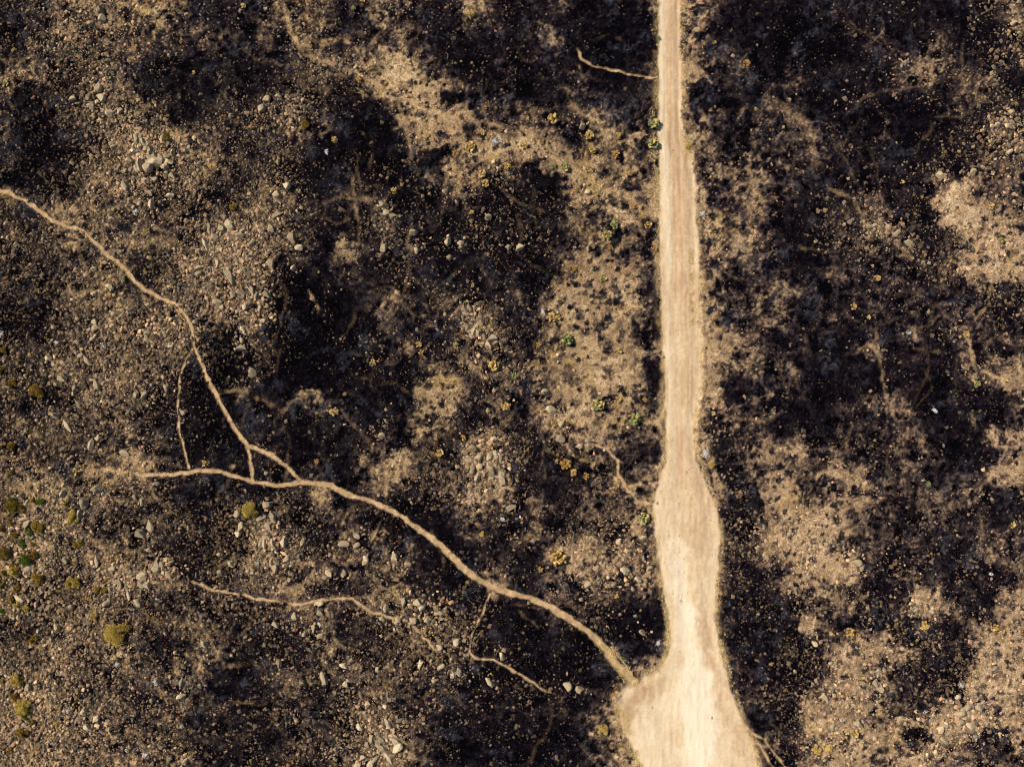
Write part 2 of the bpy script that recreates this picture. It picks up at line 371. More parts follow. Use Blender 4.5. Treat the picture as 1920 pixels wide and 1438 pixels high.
BLOBS = [  # (px, py, rx, ry, angle deg, level, weight)
 (690, 262, 55, 62, -20, 0.2, .95), (720, 300, 35, 45, 0, 0.2, .9), (640, 300, 60, 50, 0, 0.8, .7), (1005, 350, 48, 42, 20, 0.0, .95), (940, 380, 45, 50, 0, 0.6, .8),
 (815, 290, 28, 20, 10, 0.8, .9), (845, 180, 24, 20, 30, .8, .9), (876, 243, 15, 22, -20, .8, .9),
 (330, 140, 75, 35, -15, 1.2, .8), (270, 150, 40, 25, 30, 1.0, .8), (40, 180, 22, 28, 0, 0.6, .85), (75, 185, 10, 25, 0, .8, .7), (45, 240, 30, 26, 0, 0.8, .85), (45, 320, 35, 30, 0, 0.8, .7),
 (560, 580, 75, 80, 0, 0.2, .9), (600, 680, 60, 60, 0, 0.3, .85), (640, 640, 70, 90, 0, 0.8, .6), (520, 700, 30, 40, 0, .6, .6), (760, 700, 60, 40, 20, .5, .8),
 (430, 660, 45, 50, -20, 0.3, .9), (400, 750, 40, 55, -10, 0.8, .6), (470, 780, 40, 35, 0, .5, .7), (425, 905, 45, 30, 0, .6, .75), (410, 925, 35, 28, 0, .6, .7),
 (1000, 500, 45, 50, 0, .3, .85), (960, 480, 45, 35, 0, .5, .7), (1010, 160, 30, 30, 0, .8, .6), (1100, 90, 70, 45, 0, .4, .75), (1200, 100, 30, 50, 0, .4, .6), (870, 100, 50, 40, 0, .5, .5), (900, 130, 35, 35, 20, .3, .6),
 (780, 370, 40, 50, 0, .4, .8), (650, 430, 50, 40, 0, .8, .6), (600, 350, 45, 35, 0, .8, .6), (870, 430, 50, 40, 0, .8, .6), (770, 430, 25, 40, 0, .8, .5),
 (1230, 700, 18, 28, 10, .8, .85), (1235, 620, 10, 30, 0, 1, .7), (1230, 590, 10, 25, 0, 1, .6), (1215, 540, 14, 30, 0, 2, .5),
 (430, 1020, 30, 50, 10, .4, .85), (400, 1040, 35, 40, 0, .6, .7), (345, 1080, 20, 20, 0, .6, .7), (770, 1090, 35, 22, 0, .6, .6), (560, 1075, 25, 15, 10, .8, .6),
 (820, 1030, 90, 40, 40, .6, .6), (960, 1150, 80, 40, 30, .6, .6), (700, 1200, 70, 30, 20, .6, .7), (520, 1210, 60, 40, 0, .8, .5), (1080, 1260, 60, 35, 30, .1, .8), (1000, 1290, 70, 40, 20, .2, .7), (1100, 1200, 50, 25, 40, .3, .7),
 (1190, 1180, 45, 45, 0, .5, .75), (1225, 1180, 22, 50, 0, .4, .7), (1000, 1390, 100, 50, 0, .4, .7), (850, 1380, 60, 50, 0, .5, .6), (900, 1300, 60, 40, 0, .8, .5),
 (1500, 430, 60, 80, 0, .8, .5), (1700, 250, 120, 80, 0, .6, .5), (1830, 290, 40, 40, 20, .5, .6), (1600, 620, 60, 40, 0, .6, .5), (1560, 700, 80, 60, 0, .6, .45), (1500, 800, 60, 45, 0, .6, .5),
 (1760, 450, 50, 35, 20, .6, .6), (1700, 700, 80, 50, 0, .7, .5), (1780, 740, 60, 70, 0, .5, .6), (1880, 560, 40, 40, 0, .7, .6), (1860, 640, 40, 40, 0, .8, .5), (1850, 760, 45, 40, 0, .6, .6), (1830, 850, 60, 40, 0, .6, .6),
 (1400, 960, 28, 60, 10, .6, .7), (1480, 1230, 50, 70, 0, .3, .75), (1420, 1150, 45, 80, 0, .6, .6), (1400, 1080, 30, 60, 0, .8, .5), (1450, 1330, 50, 60, 0, .3, .7),
 (1670, 1120, 55, 75, -10, .6, .7), (1800, 1050, 40, 40, 0, .5, .7), (1870, 1100, 40, 40, 0, .8, .6), (1760, 1290, 60, 60, 20, .6, .7), (1700, 1330, 40, 45, 0, .6, .6), (1780, 1220, 40, 60, 0, .8, .6),
 (1855, 1170, 10, 20, 0, 1.5, .5), (1850, 1400, 50, 40, 0, 1.0, .6), (1870, 950, 50, 40, 0, .8, .5), (1380, 560, 30, 50, 0, 1.2, .5), (1380, 730, 35, 30, 0, .8, .7), (1340, 820, 20, 40, 0, 1, .6), (1370, 880, 30, 30, 0, 1.2, .5), (1320, 200, 16, 28, 0, 1, .7), (1295, 170, 14, 24, 0, 1.5, .6), (1350, 170, 60, 40, 0, 1.2, .4),
 (1330, 340, 22, 40, 0, 1.2, .6), (1310, 420, 10, 30, 0, 1.5, .6), (1460, 60, 60, 50, 0, .6, .6), (1600, 60, 60, 50, 0, .8, .5), (1900, 150, 40, 40, 0, 1, .5),
 # pale ground
 (740, 160, 60, 22, 15, 8, .8), (780, 230, 40, 40, 40, 7.2, .7), (850, 215, 50, 25, 20, 7.2, .6), (900, 280, 60, 28, 30, 6.8, .6), (1000, 290, 60, 20, 25, 6.8, .6), (1090, 320, 50, 18, 30, 6.8, .6), (1190, 385, 45, 15, 30, 7.4, .6),
 (650, 465, 26, 12, 40, 6.5, .8), (590, 560, 30, 10, 50, 6.5, .8), (580, 738, 26, 13, 0, 7, .85), (740, 670, 35, 18, -20, 5.5, .7), (815, 735, 38, 32, -30, 6.5, .85), (735, 845, 40, 28, 0, 5, .7), (735, 885, 30, 14, 0, 6, .7),
 (900, 935, 20, 8, 10, 6.5, .7), (940, 900, 12, 22, -20, 7, .7), (1010, 940, 22, 14, 30, 5.5, .7), (1065, 1050, 60, 26, 40, 6, .7), (1010, 970, 10, 35, 10, 5.5, .6), (940, 1090, 20, 22, 0, 6, .8),
 (1140, 720, 60, 30, 0, 7.8, .7), (1080, 780, 25, 22, 0, 8, .8), (1110, 680, 50, 35, 0, 7.2, .55), (1090, 560, 45, 70, 0, 6.6, .5), (1165, 620, 40, 40, 0, 6.8, .4), (1230, 400, 18, 30, 0, 7, .6),
 (1290, 700, 40, 80, 0, 6.5, .5), (1322, 600, 22, 90, 0, 7, .8), (1330, 700, 24, 60, 0, 7, .8), (1295, 130, 24, 16, 40, 7.5, .8), (1318, 142, 18, 8, 20, 6.5, .7), (1300, 240, 12, 50, 5, 5.5, .7), (1325, 225, 10, 30, 25, 5, .6),
 (1800, 400, 50, 35, 30, 8, .85), (1780, 370, 25, 25, 0, 7.8, .7), (1870, 480, 45, 40, 0, 7.5, .7), (1900, 440, 30, 50, 0, 7.5, .6), (1860, 300, 12, 40, -10, 6, .5),
 (1680, 770, 45, 28, 30, 5.5, .75), (1635, 655, 26, 20, 20, 6, .7), (1800, 610, 25, 14, 0, 6, .7), (1815, 680, 14, 28, 0, 6, .7), (1905, 710, 22, 22, 0, 7, .7), (1890, 820, 40, 22, 0, 6.5, .7), (1890, 880, 30, 18, 0, 6.5, .6),
 (1500, 990, 60, 45, 0, 8, .75), (1460, 930, 35, 40, 0, 7.5, .7), (1560, 1050, 50, 30, 30, 7.4, .7), (1480, 850, 40, 35, 0, 6, .6), (1560, 890, 40, 30, 0, 6, .6), (1590, 960, 35, 25, 0, 6.5, .6),
 (1508, 1180, 16, 14, 40, 8, .8), (1745, 1130, 40, 25, 10, 6.3, .7), (1650, 1210, 60, 22, 10, 6.8, .7), (1890, 1130, 25, 30, 0, 7.5, .7), (1880, 1240, 55, 60, 0, 8, .75), (1850, 1290, 40, 35, 0, 7.6, .7),
 (1560, 1330, 45, 40, 0, 6.8, .6), (1620, 1300, 35, 40, 0, 6.8, .6), (1640, 1390, 60, 30, 0, 7.6, .7), (1700, 1360, 40, 14, 0, 7, .7), (1800, 1340, 60, 30, 0, 7, .7), (1720, 1425, 40, 12, 0, 7.6, .7), (1550, 1430, 50, 20, 0, 6.5, .5),
 (1490, 150, 20, 35, 0, 5, .5), (1440, 190, 25, 25, 0, 5.5, .5), (1660, 240, 10, 40, -10, 4.5, .6), (1400, 310, 35, 50, 0, 5, .4), (1340, 330, 20, 20, 0, 5.5, .4),
 (1180, 1245, 14, 10, 0, 4, .4), (1215, 1240, 22, 12, 20, 5, .8), (1165, 1330, 12, 50, 0, 5.5, .8), (1130, 1365, 16, 20, 0, 5, .6), (1180, 1410, 16, 40, -25, 5.5, .7),
 (560, 1100, 45, 14, -10, 6.5, .7), (600, 1085, 26, 12, -20, 5.5, .6), (530, 1110, 18, 10, 0, 7, .6), (740, 1100, 20, 14, 30, 5.5, .7), (700, 1115, 16, 12, 0, 5, .6),
 (90, 900, 25, 22, 30, 6.5, .6), (85, 945, 16, 30, 0, 6.5, .6), (210, 350, 14, 14, 0, 7.5, .8), (195, 345, 30, 14, 0, 6.5, .6), (110, 385, 30, 14, 20, 6, .6), (340, 250, 30, 14, 0, 6.2, .6), (385, 290, 30, 14, 40, 5.6, .5),
 (300, 830, 35, 16, 0, 5.5, .5), (215, 890, 40, 10, 5, 6, .6), (370, 1180, 40, 26, 0, 5.2, .6), (500, 50, 30, 40, 0, 5.5, .4), (560, 90, 18, 22, 30, 5.5, .5), (895, 10, 20, 12, 0, 6.5, .7), (910, 150, 14, 14, 0, 5, .7), (1032, 65, 12, 18, 0, 5, .6),
 (1440, 1400, 25, 30, -40, 5.5, .5), (1420, 1310, 14, 26, -20, 4.5, .5), (1420, 470, 30, 40, 0, 5, .4), (800, 330, 18, 10, 40, 6, .6), (770, 300, 12, 14, 0, 6, .7), (1390, 480, 35, 60, 0, 5.5, .4),
]

# boulders and slabs: px, py, length, width (photo px), angle
ROCKS = """
187 23 14 12 20;190 37 13 11 60;168 43 11 9 90;184 163 15 11 -70;189 184 13 12 0;203 213 13 12 0;223 207 10 8 60;135 186 10 8 0;165 183 11 9 90;167 198 12 7 10;257 241 13 6 0
261 309 21 10 -72;255 318 14 6 -65;277 310 21 14 -80;291 306 20 15 10;284 297 13 10 0;299 293 14 9 -60;311 293 13 10 30;316 302 14 7 -20;310 311 11 9 0;281 284 14 11 -90;288 286 10 6 -70;276 270 13 8 60;272 279 13 8 40;254 260 15 9 -80;261 258 15 7 -80;269 267 13 9 -45;242 299 12 11 0;232 345 16 12 -80;321 329 12 7 -25;270 322 10 5 -45;233 320 8 7 0;244 318 9 9 0;288 336 11 7 0;277 360 12 7 -50;282 384 14 9 70;260 381 9 7 80;318 367 12 8 20;250 277 9 8 0;213 276 11 8 30
389 427 17 7 -75;416 427 13 10 80;431 424 22 11 -60;447 442 13 10 0;384 457 22 9 -60;452 434 11 7 20;400 444 12 8 -30
537 350 12 11 0;508 426 14 9 -70;547 446 17 12 -50;560 466 13 10 20;517 404 14 7 35;520 366 15 11 -60;523 180 10 9 0;500 187 12 10 40;492 202 13 11 0;555 187 8 7 0
727 399 15 10 -20;717 384 12 11 0;735 405 10 7 30;719 464 14 10 60;775 437 13 9 10;782 470 10 8 -60;840 456 13 9 70;862 456 11 9 0;914 409 11 10 0;952 464 10 9 0;834 360 9 8 0
973 466 12 11 0;1092 239 10 9 0;1103 361 11 8 -30;1695 118 9 8 0;1692 142 7 6 0;1584 185 9 8 0;1764 329 13 11 0;1825 322 10 8 0;1869 235 9 7 0;1890 239 9 8 0;1630 424 8 7 0;1640 423 8 7 0;1652 447 8 7 0;1684 437 12 10 20;1705 456 14 8 -35;1899 45 9 8 0;1893 285 9 8 0;1881 211 8 7 0
370 503 11 9 0;372 513 12 9 0;430 517 26 13 -50;407 493 12 7 -70;452 548 13 9 -60;436 555 12 9 60;406 567 15 9 -10;416 577 10 7 -80;460 575 10 9 0;472 545 15 8 -60;454 617 12 8 -70;451 653 15 10 -20;453 638 10 7 -80;472 699 15 12 -45;448 715 8 7 0
177 605 13 9 -50;177 616 13 10 60;115 710 12 10 0;160 673 17 7 -65;179 720 18 8 -60;139 727 9 7 -80;144 756 13 7 -85;103 778 15 9 -25;125 795 22 8 -65;171 835 18 8 80;182 820 10 6 -80;230 849 16 9 -20;270 740 12 9 80;312 728 12 8 -60;275 638 12 8 -20;274 623 11 7 20;300 627 10 9 0;342 774 10 7 -10;252 739 11 8 40;183 917 17 13 10;160 942 17 13 70;120 925 12 7 70;267 940 12 7 80;253 932 11 7 -50;90 672 10 9 0;203 538 10 8 0;176 550 10 7 0;175 505 9 8 0
507 495 18 12 -65;550 503 9 7 60;488 578 13 9 -80;500 552 13 9 -20;483 555 12 8 80;493 602 10 7 20;842 483 10 9 0;769 528 7 6 0;643 645 8 5 20;689 645 8 7 60
869 580 9 8 0;874 588 9 8 0;877 615 11 9 60;886 620 12 9 80;896 624 12 9 -50;922 635 14 12 -15;915 645 11 7 -20;879 577 8 8 0;900 607 10 8 0;887 842 16 12 -30;872 847 10 9 0;897 857 13 9 0;930 854 14 8 -85;940 859 14 9 80;917 857 14 9 60;922 879 17 12 -40;900 877 11 10 0;885 880 12 9 -70;904 885 8 7 0;879 912 9 8 0;895 897 10 8 70;941 899 24 12 -80;956 952 14 10 40;925 824 10 8 20;724 789 10 6 -30;714 817 11 9 0;679 804 8 6 80;515 896 7 6 0;503 945 16 10 -10
1032 770 16 13 -20;1050 820 14 12 -50;1020 735 11 9 0;1103 827 10 8 0;1087 837 11 8 -20;1322 677 9 6 0;1354 799 8 7 0;1349 903 7 6 0;1055 795 12 9 60
282 985 19 10 -65;264 1000 14 12 0;282 1029 10 9 0;294 1061 17 13 -70;304 1058 12 8 80;321 1055 11 9 60;315 1075 13 10 -60;267 1081 16 13 20;265 1093 12 10 -60;277 1096 13 12 70;222 1090 16 10 -50;212 1066 11 9 30;209 1103 10 8 60;183 1049 17 7 -88;150 965 15 10 -80;242 1112 16 6 -80;260 1130 16 9 -60;434 1056 13 9 -30;414 1073 10 9 0;452 988 15 8 80;446 1001 10 8 0;444 962 12 9 -70;411 1038 9 7 0;107 1175 13 10 -80;98 1198 12 8 -80;382 1205 16 11 -50;158 1333 12 10 30;164 1363 14 9 -20;295 1243 7 6 0;341 1280 12 7 80;339 1307 14 9 20;182 1347 12 8 60;200 1130 12 9 70;52 1290 12 9 60;347 1428 11 10 60;135 1138 9 8 0;123 1048 11 8 -70;53 1065 17 9 5;40 1123 17 9 -40;50 983 17 10 60;43 975 18 8 10
487 973 11 9 60;510 970 17 9 -60;503 988 17 10 -50;495 1021 16 7 80;487 1021 14 6 75;513 1021 15 10 -50;532 1018 13 10 70;537 1048 15 9 35;507 1055 15 7 -80;518 1055 10 6 -20;515 1065 13 9 -60;645 1020 17 11 10;566 1018 13 7 60;669 1006 10 8 0;669 1023 12 9 60;686 1048 13 8 -75;739 1045 12 10 70;764 1058 10 7 10;614 1073 13 9 -45;644 1077 12 8 80;608 1083 12 6 0;597 1132 14 7 5;656 1128 8 6 -30;599 1147 17 9 -60;553 1158 12 9 -70;515 1170 11 8 -20;569 1190 9 7 30;587 1178 12 7 -80;599 1193 11 7 20;521 1240 10 8 50;645 1246 13 8 -10;566 1277 11 9 -60;607 1273 20 11 -75;649 1282 11 9 -45;685 1336 9 7 -20
725 1355 18 8 -55;714 1384 20 10 -60;716 1404 19 10 -30;697 1385 11 9 60;675 1365 14 7 -55;689 1395 10 8 -40;730 1420 20 8 -45;747 1402 17 13 70;740 1388 20 10 -45;705 1424 13 8 45;695 1432 13 9 60;669 1434 13 9 40;679 1420 10 8 0;630 1404 9 8 0
784 1130 15 12 -20;792 1140 12 9 40;756 1127 13 8 -70;724 1142 14 8 80;745 1161 11 10 40;717 1158 9 7 0;775 1165 13 9 50;802 1162 11 10 30;827 1149 11 8 0;857 1202 12 11 0;823 1213 11 8 -10;788 1245 14 7 85;860 1260 14 9 -70;827 1250 13 8 50;814 1275 9 7 20;917 1278 18 7 -60;941 1230 13 8 -60
1063 1285 14 12 0;1086 1292 13 10 10;1204 1185 11 8 -20;1171 1070 15 11 -10;1160 1016 10 8 70;1196 1085 11 8 -20;1205 1008 10 8 0;1102 1095 11 9 60;1151 1096 9 8 40;1217 1065 10 7 0
1265 988 7 6 0;1300 998 6 5 0;1284 1031 7 6 0;1307 1058 9 6 70
1606 1055 13 10 10;1616 1063 12 8 80;1580 1060 8 7 0;1617 1077 8 7 0;1527 1207 10 7 -20;1717 1141 12 8 -20;1747 1148 10 8 0;1757 1205 9 6 -10;1709 1059 8 6 0;1642 1282 11 9 80;1650 1292 11 9 0;1617 1280 13 7 -25;1547 1308 15 9 -30;1609 1355 13 12 0;1562 1364 10 8 80
1762 1368 13 10 80;1777 1375 10 8 0;1770 1387 12 10 -20;1800 1338 15 12 0;1820 1363 16 12 -20;1815 1327 14 10 40;1837 1328 13 12 0;1800 1355 12 10 0;1794 1307 8 8 0
"""

# ---------------------------------------------------------------- the ground grid
STEP = 0.16
def axis(half):
    n = int(round(2 * half / STEP))
    fine = np.linspace(-half, half, n + 1)
    ext = [half + .4 * k for k in range(60)]; s = .4
    while ext[-1] < 4000: s *= 1.10; ext.append(ext[-1] + s)
    ext = np.array(ext[1:])
    return np.concatenate([-ext[::-1], fine, ext]), len(ext)
AX, ox = axis(88.0)
AY, oy = axis(67.0)
X, Y = np.meshgrid(AX, AY)                   # rows = y
NY, NX = X.shape
PX = X * K + 960; PY = 719 - Y * K

def gidx(A, v): return int(np.clip(np.searchsorted(A, v), 0, len(A)))

inner = (1 - sstep(84, 96, np.abs(X))) * (1 - sstep(63, 75, np.abs(Y)))
# domain-warped look-up so that no cell edges survive
wxn = fbm(X, Y, 5.0, 4, 3) * 26; wyn = fbm(X, Y, 5.0, 4, 91) * 26
LV = bicub(GB, (PX + wxn) / 48.0, (PY + wyn) / 48.0)
NEAR_ROAD_FILL = 4.5
LV = np.where((LV > 6.6) & (np.abs(PX - 1290) < 170), NEAR_ROAD_FILL + (LV - 6.6) * .3, LV)
LV = LV * inner + (3.6 + fbm(X, Y, 14.0, 4, 40) * 3.2) * (1 - inner)
wx2 = fbm(X, Y, 2.4, 5, 7, .6) * 30; wy2 = fbm(X, Y, 2.4, 5, 57, .6) * 30
for (bx, by, rx, ry, an, lev, wt) in BLOBS:
    pad = 2.2 * max(rx, ry) + 40
    i0 = gidx(AX, float(wx(bx - pad))); i1 = gidx(AX, float(wx(bx + pad)))
    j0 = gidx(AY, float(wy(by + pad))); j1 = gidx(AY, float(wy(by - pad)))
    s = (slice(j0, j1), slice(i0, i1))
    dx = PX[s] + wx2[s] - bx; dy = PY[s] + wy2[s] - by
    c_, s_ = math.cos(R(an)), math.sin(R(an))
    u = (dx * c_ + dy * s_) / rx; v = (-dx * s_ + dy * c_) / ry
    d = np.sqrt(u * u + v * v)
    k = wt * (1 - sstep(0.6, 1.25, d))
    LV[s] = LV[s] * (1 - k) + lev * k
LV = np.interp(LV, [-1, 0, 2, 3, 4, 5, 6, 9], [-1.2, -.5, .9, 1.8, 3.1, 4.7, 6.3, 9])
SV = np.clip(bicub(GS, (PX + wxn) / 96.0, (PY + wyn) / 96.0), 0, 9) * inner + 2.5 * (1 - inner)

# road membership (metres inside the edge, wobbling)
edge = fbm(X, Y, 1.6, 5, 21, .6) * 0.36
soft_r = (PX > 1285) * sstep(540, 620, PY) * (1 - sstep(760, 800, PY)) + (PX < 1240) * (PX > 1140) * sstep(1225, 1260, PY) * (1 - sstep(1310, 1340, PY)) + (PX > 1275) * sstep(225, 270, PY) * (1 - sstep(300, 480, PY)) * .6
edge = edge * (1 + 1.8 * soft_r)
xl = np.interp(PY, *zip(*RL)); xr = np.interp(PY, *zip(*RR))
sl_l = np.gradient(xl[:, 0], PY[:, 0]); sl_r = np.gradient(xr[:, 0], PY[:, 0])
RIN = np.minimum((PX - xl) / np.sqrt(1 + sl_l[:, None] ** 2), (xr - PX) / np.sqrt(1 + sl_r[:, None] ** 2)) / K + edge
U = np.clip((PX - xl) / np.maximum(xr - xl, 1), -1, 2)
ROAD = sstep(-0.22 - .6 * soft_r, 0.30 + .5 * soft_r, RIN)
# paths
trr = random.Random(77)
for _ in range(190):                       # thin animal trails threading the burn
    tx, ty = trr.uniform(-10, 1930), trr.uniform(-10, 1448)
    if 1190 < tx < 1420: continue
    if tx < 420 and trr.random() < .6: continue
    hd = trr.gauss(.9, .8) if tx < 1240 else trr.gauss(1.5, .8)
    pts = [(tx, ty)]
    for k in range(trr.randint(4, 13)):
        hd += trr.gauss(0, .38); L_ = trr.uniform(10, 22)
        tx += math.cos(hd) * L_; ty += math.sin(hd) * L_
        if 1190 < tx < 1390: break
        pts.append((tx, ty))
    if len(pts) > 3: PATHS.append((trr.uniform(2.0, 3.2), trr.uniform(.08, .28), pts))
PATHV = np.zeros_like(X)
path_ids = {}
for pi, (wpx, stren, pts) in enumerate(PATHS):
    P = np.array(pts, float)
    # small natural wander
    Q = [P[0]]
    for a, b in zip(P[:-1], P[1:]):
        n = max(1, int(np.hypot(*(b - a)) / 6))
        for k in range(1, n + 1):
            Q.append(a + (b - a) * k / n)
    Q = np.array(Q)
    Q[1:-1] += np.stack([vnoise(Q[1:-1, 0] / 14, Q[1:-1, 1] / 14, 5 + pi), vnoise(Q[1:-1, 0] / 14, Q[1:-1, 1] / 14, 77 + pi)], 1) * 2.0
    D = None
    pad = wpx * 1.6 + 10
    i0 = gidx(AX, float(wx(Q[:, 0].min() - pad))); i1 = gidx(AX, float(wx(Q[:, 0].max() + pad)))
    j0 = gidx(AY, float(wy(Q[:, 1].max() + pad))); j1 = gidx(AY, float(wy(Q[:, 1].min() - pad)))
    s = (slice(j0, j1), slice(i0, i1))
    d2 = np.full(X[s].shape, 1e9); tp = np.zeros(X[s].shape); nseg = len(Q) - 1; si = 0
    for a, b in zip(Q[:-1], Q[1:]):
        si += 1
        k0 = gidx(AX, float(wx(min(a[0], b[0]) - pad))) - i0; k1 = gidx(AX, float(wx(max(a[0], b[0]) + pad))) - i0
        l0 = gidx(AY, float(wy(max(a[1], b[1]) + pad))) - j0; l1 = gidx(AY, float(wy(min(a[1], b[1]) - pad))) - j0
        q = (slice(max(l0, 0), max(l1, 0)), slice(max(k0, 0), max(k1, 0)))
        gx = PX[s][q]; gy = PY[s][q]
        if gx.size == 0: continue
        ab = b - a; L2 = max(ab @ ab, 1e-6)
        tt = np.clip(((gx - a[0]) * ab[0] + (gy - a[1]) * ab[1]) / L2, 0, 1)
        dd = np.hypot(gx - a[0] - tt * ab[0], gy - a[1] - tt * ab[1])
        tp[q] = np.where(dd < d2[q], (si - 1 + tt) / nseg, tp[q])
        d2[q] = np.minimum(d2[q], dd)
    hw = wpx * 0.5 * (1 + 0.45 * fbm(X[s], Y[s], 2.2, 4, 31 + pi, .65))
    if pi == 0: hw = hw * (1.25 - .45 * tp)
    soft = 1.5 if stren >= 1 else 3.0
    rag = fbm(X[s], Y[s], 0.7, 3, 61 + pi)
    m_ = 1 - sstep(hw - soft * .6, hw + soft, d2 + rag * (2.4 if stren >= 1 else 4.0))
    if stren < 1 or pi in (4, 5, 7): m_ = m_ * (1 - sstep(.72 if stren < 1 else .93, 1.0, tp))
    if pi == 4: m_ = m_ * sstep(0, .08, tp)
    if stren < 1:
        m_ = m_ * np.clip(0.8 + 1.7 * fbm(X[s], Y[s], 1.3, 4, 83 + pi), 0, 1) * (sstep(0, .12, tp) if stren < .8 else 1)
    PATHV[s] = np.maximum(PATHV[s], m_ * stren)
    if stren >= 1: path_ids[pi] = (s, m_)

# ---- relief
rough = np.clip(0.35 + SV / 9.0, 0, 1.2)
H = fbm(X, Y, 30.0, 3, 101) * 0.45 + fbm(X, Y, 6.0, 3, 131) * 0.16
fine_n = fbm(X, Y, 1.1, 3, 151)
H += inner * rough * (fine_n * 0.16 + np.maximum(fbm(X, Y, 0.55, 2, 171), 0) * 0.10)
H += inner * 0.10 * sstep(3.2, 0.6, LV) * (1 + fbm(X, Y, 0.6, 2, 181))        # standing char stubble
H -= PATHV * 0.07
roadh = fbm(X, Y, 40.0, 2, 101) * 0.25
rut = np.sin(U * 2 * np.pi * 2.0 + fbm(X * 0.2, Y * 0.2, 3.0, 2, 8) * 1.5) * 0.045
RW = sstep(-1.0, 0.5, RIN)
H = H * (1 - RW) + (roadh + (rut + fbm(X, Y * 0.25, 0.6, 3, 201) * 0.05) * inner - 0.05) * RW
H += 0.16 * np.exp(-((RIN + 0.45) / 0.35) ** 2) * inner * (0.6 + 0.6 * fbm(X, Y, 1.0, 3, 211))   # little berm along the graded edge
H += (1 - inner) * sstep(100, 2500, np.hypot(X, Y)) * fbm(X, Y, 600.0, 4, 231) * 60

# ---- soil colour
n_a = fbm(X, Y, 3.2, 4, 301); n_b = fbm(X, Y, 0.9, 4, 331, 0.65); n_c = fbm(X, Y, 0.32, 2, 361)
ridge = (1 - np.abs(fbm(X + n_c * .2, Y, 5.5, 5, 381, .55))) ** 22
ridge2 = (1 - np.abs(fbm(X, Y + n_c * .2, 2.6, 4, 391, .55))) ** 20
LV = LV - .75 * (1 - sstep(380, 620, PX)) * sstep(6.5, 4.5, LV) * inner
amp = (1 - .62 * sstep(4.8, 6.8, LV)) * (.50 + .50 * sstep(.3, 2.8, LV))
v = LV - 0.5 + (n_a * 2.0 + n_b * 2.8 + n_c * 2.4 + 3.2 * (.62 - 2 * np.abs(fbm(X, Y, 1.9, 4, 345, .6)))) * amp + (ridge * 3.2 + ridge2 * 2.2) * np.clip(.35 + fbm(X, Y, 7.0, 3, 397) * 2.4, 0, 1)
# tussock scars: burnt clumps left on the paler ground
TUSS = []
cand = RNG.uniform([-82, -62], [82, 62], (16000, 2))
def samp(A, x, y):
    i = np.clip(np.searchsorted(AX, x) - 1, 0, NX - 2); j = np.clip(np.searchsorted(AY, y) - 1, 0, NY - 2)
    fx = (x - AX[i]) / (AX[i + 1] - AX[i]); fy = (y - AY[j]) / (AY[j + 1] - AY[j])
    return (A[j, i] * (1 - fx) + A[j, i + 1] * fx) * (1 - fy) + (A[j + 1, i] * (1 - fx) + A[j + 1, i + 1] * fx) * fy
lt = samp(LV, cand[:, 0], cand[:, 1]); rt = samp(RIN, cand[:, 0], cand[:, 1]); cl = fbm(cand[:, 0], cand[:, 1], 5.0, 2, 411)
keep = (RNG.random(len(cand)) < np.clip((lt - 4.0) / 3.2, 0, 1) * np.clip(.55 + cl * 1.2, 0.05, 1)) & (rt < -0.7)
tus = cand[keep]
tr = np.clip(RNG.lognormal(-1.25, 0.55, len(tus)), 0.12, 1.0)
DK = np.zeros_like(X)
for (tx, ty), rr in zip(tus, tr):
    p = rr * 2.0 + 0.3
    i0 = gidx(AX, tx - p); i1 = gidx(AX, tx + p); j0 = gidx(AY, ty - p); j1 = gidx(AY, ty + p)
    q = (slice(j0, j1), slice(i0, i1))
    d = np.hypot(X[q] - tx + wx2[q] * .010, Y[q] - ty + wy2[q] * .010) / rr
    DK[q] = np.maximum(DK[q], 1 - sstep(0.55, 1.25, d + n_c[q] * .7))
cand2 = RNG.uniform([-86, -66], [86, 66], (11000, 2))
lt2 = samp(LV, cand2[:, 0], cand2[:, 1]); rt2 = samp(RIN, cand2[:, 0], cand2[:, 1]); pt2 = samp(PATHV, cand2[:, 0], cand2[:, 1])
cand2 = cand2[(lt2 > 1.2) & (lt2 < 8.8) & (rt2 < -1.4) & (pt2 < .1) & (RNG.random(len(cand2)) < .62)]
DK2 = np.zeros_like(X)
for (tx, ty), rr in zip(cand2, np.clip(RNG.lognormal(-.75, .5, len(cand2)), .22, 1.8)):
    p = rr * 2.0 + 0.4
    q = (slice(gidx(AY, ty - p), gidx(AY, ty + p)), slice(gidx(AX, tx - p), gidx(AX, tx + p)))
    d = np.hypot(X[q] - tx, (Y[q] - ty) * 1.15) / rr + n_b[q] * .7 + n_c[q] * .4
    DK2[q] = np.maximum(DK2[q], 1 - sstep(0.55, 1.15, d))
v = v - DK * 3.4 - DK2 * 2.5 + .12
levels = np.array([-1.0, 0.6, 2.0, 3.4, 4.8, 6.2, 7.6, 9.5])
ramp = lin(np.array([(6, 4, 9), (17, 13, 19), (35, 29, 32), (63, 53, 48), (104, 86, 70), (149, 122, 89), (182, 152, 112), (205, 176, 135)]))
GAIN = 1.36                                   # how brightly the sun and exposure show a horizontal surface
C = np.stack([np.interp(v, levels, ramp[:, k]) for k in range(3)], -1)
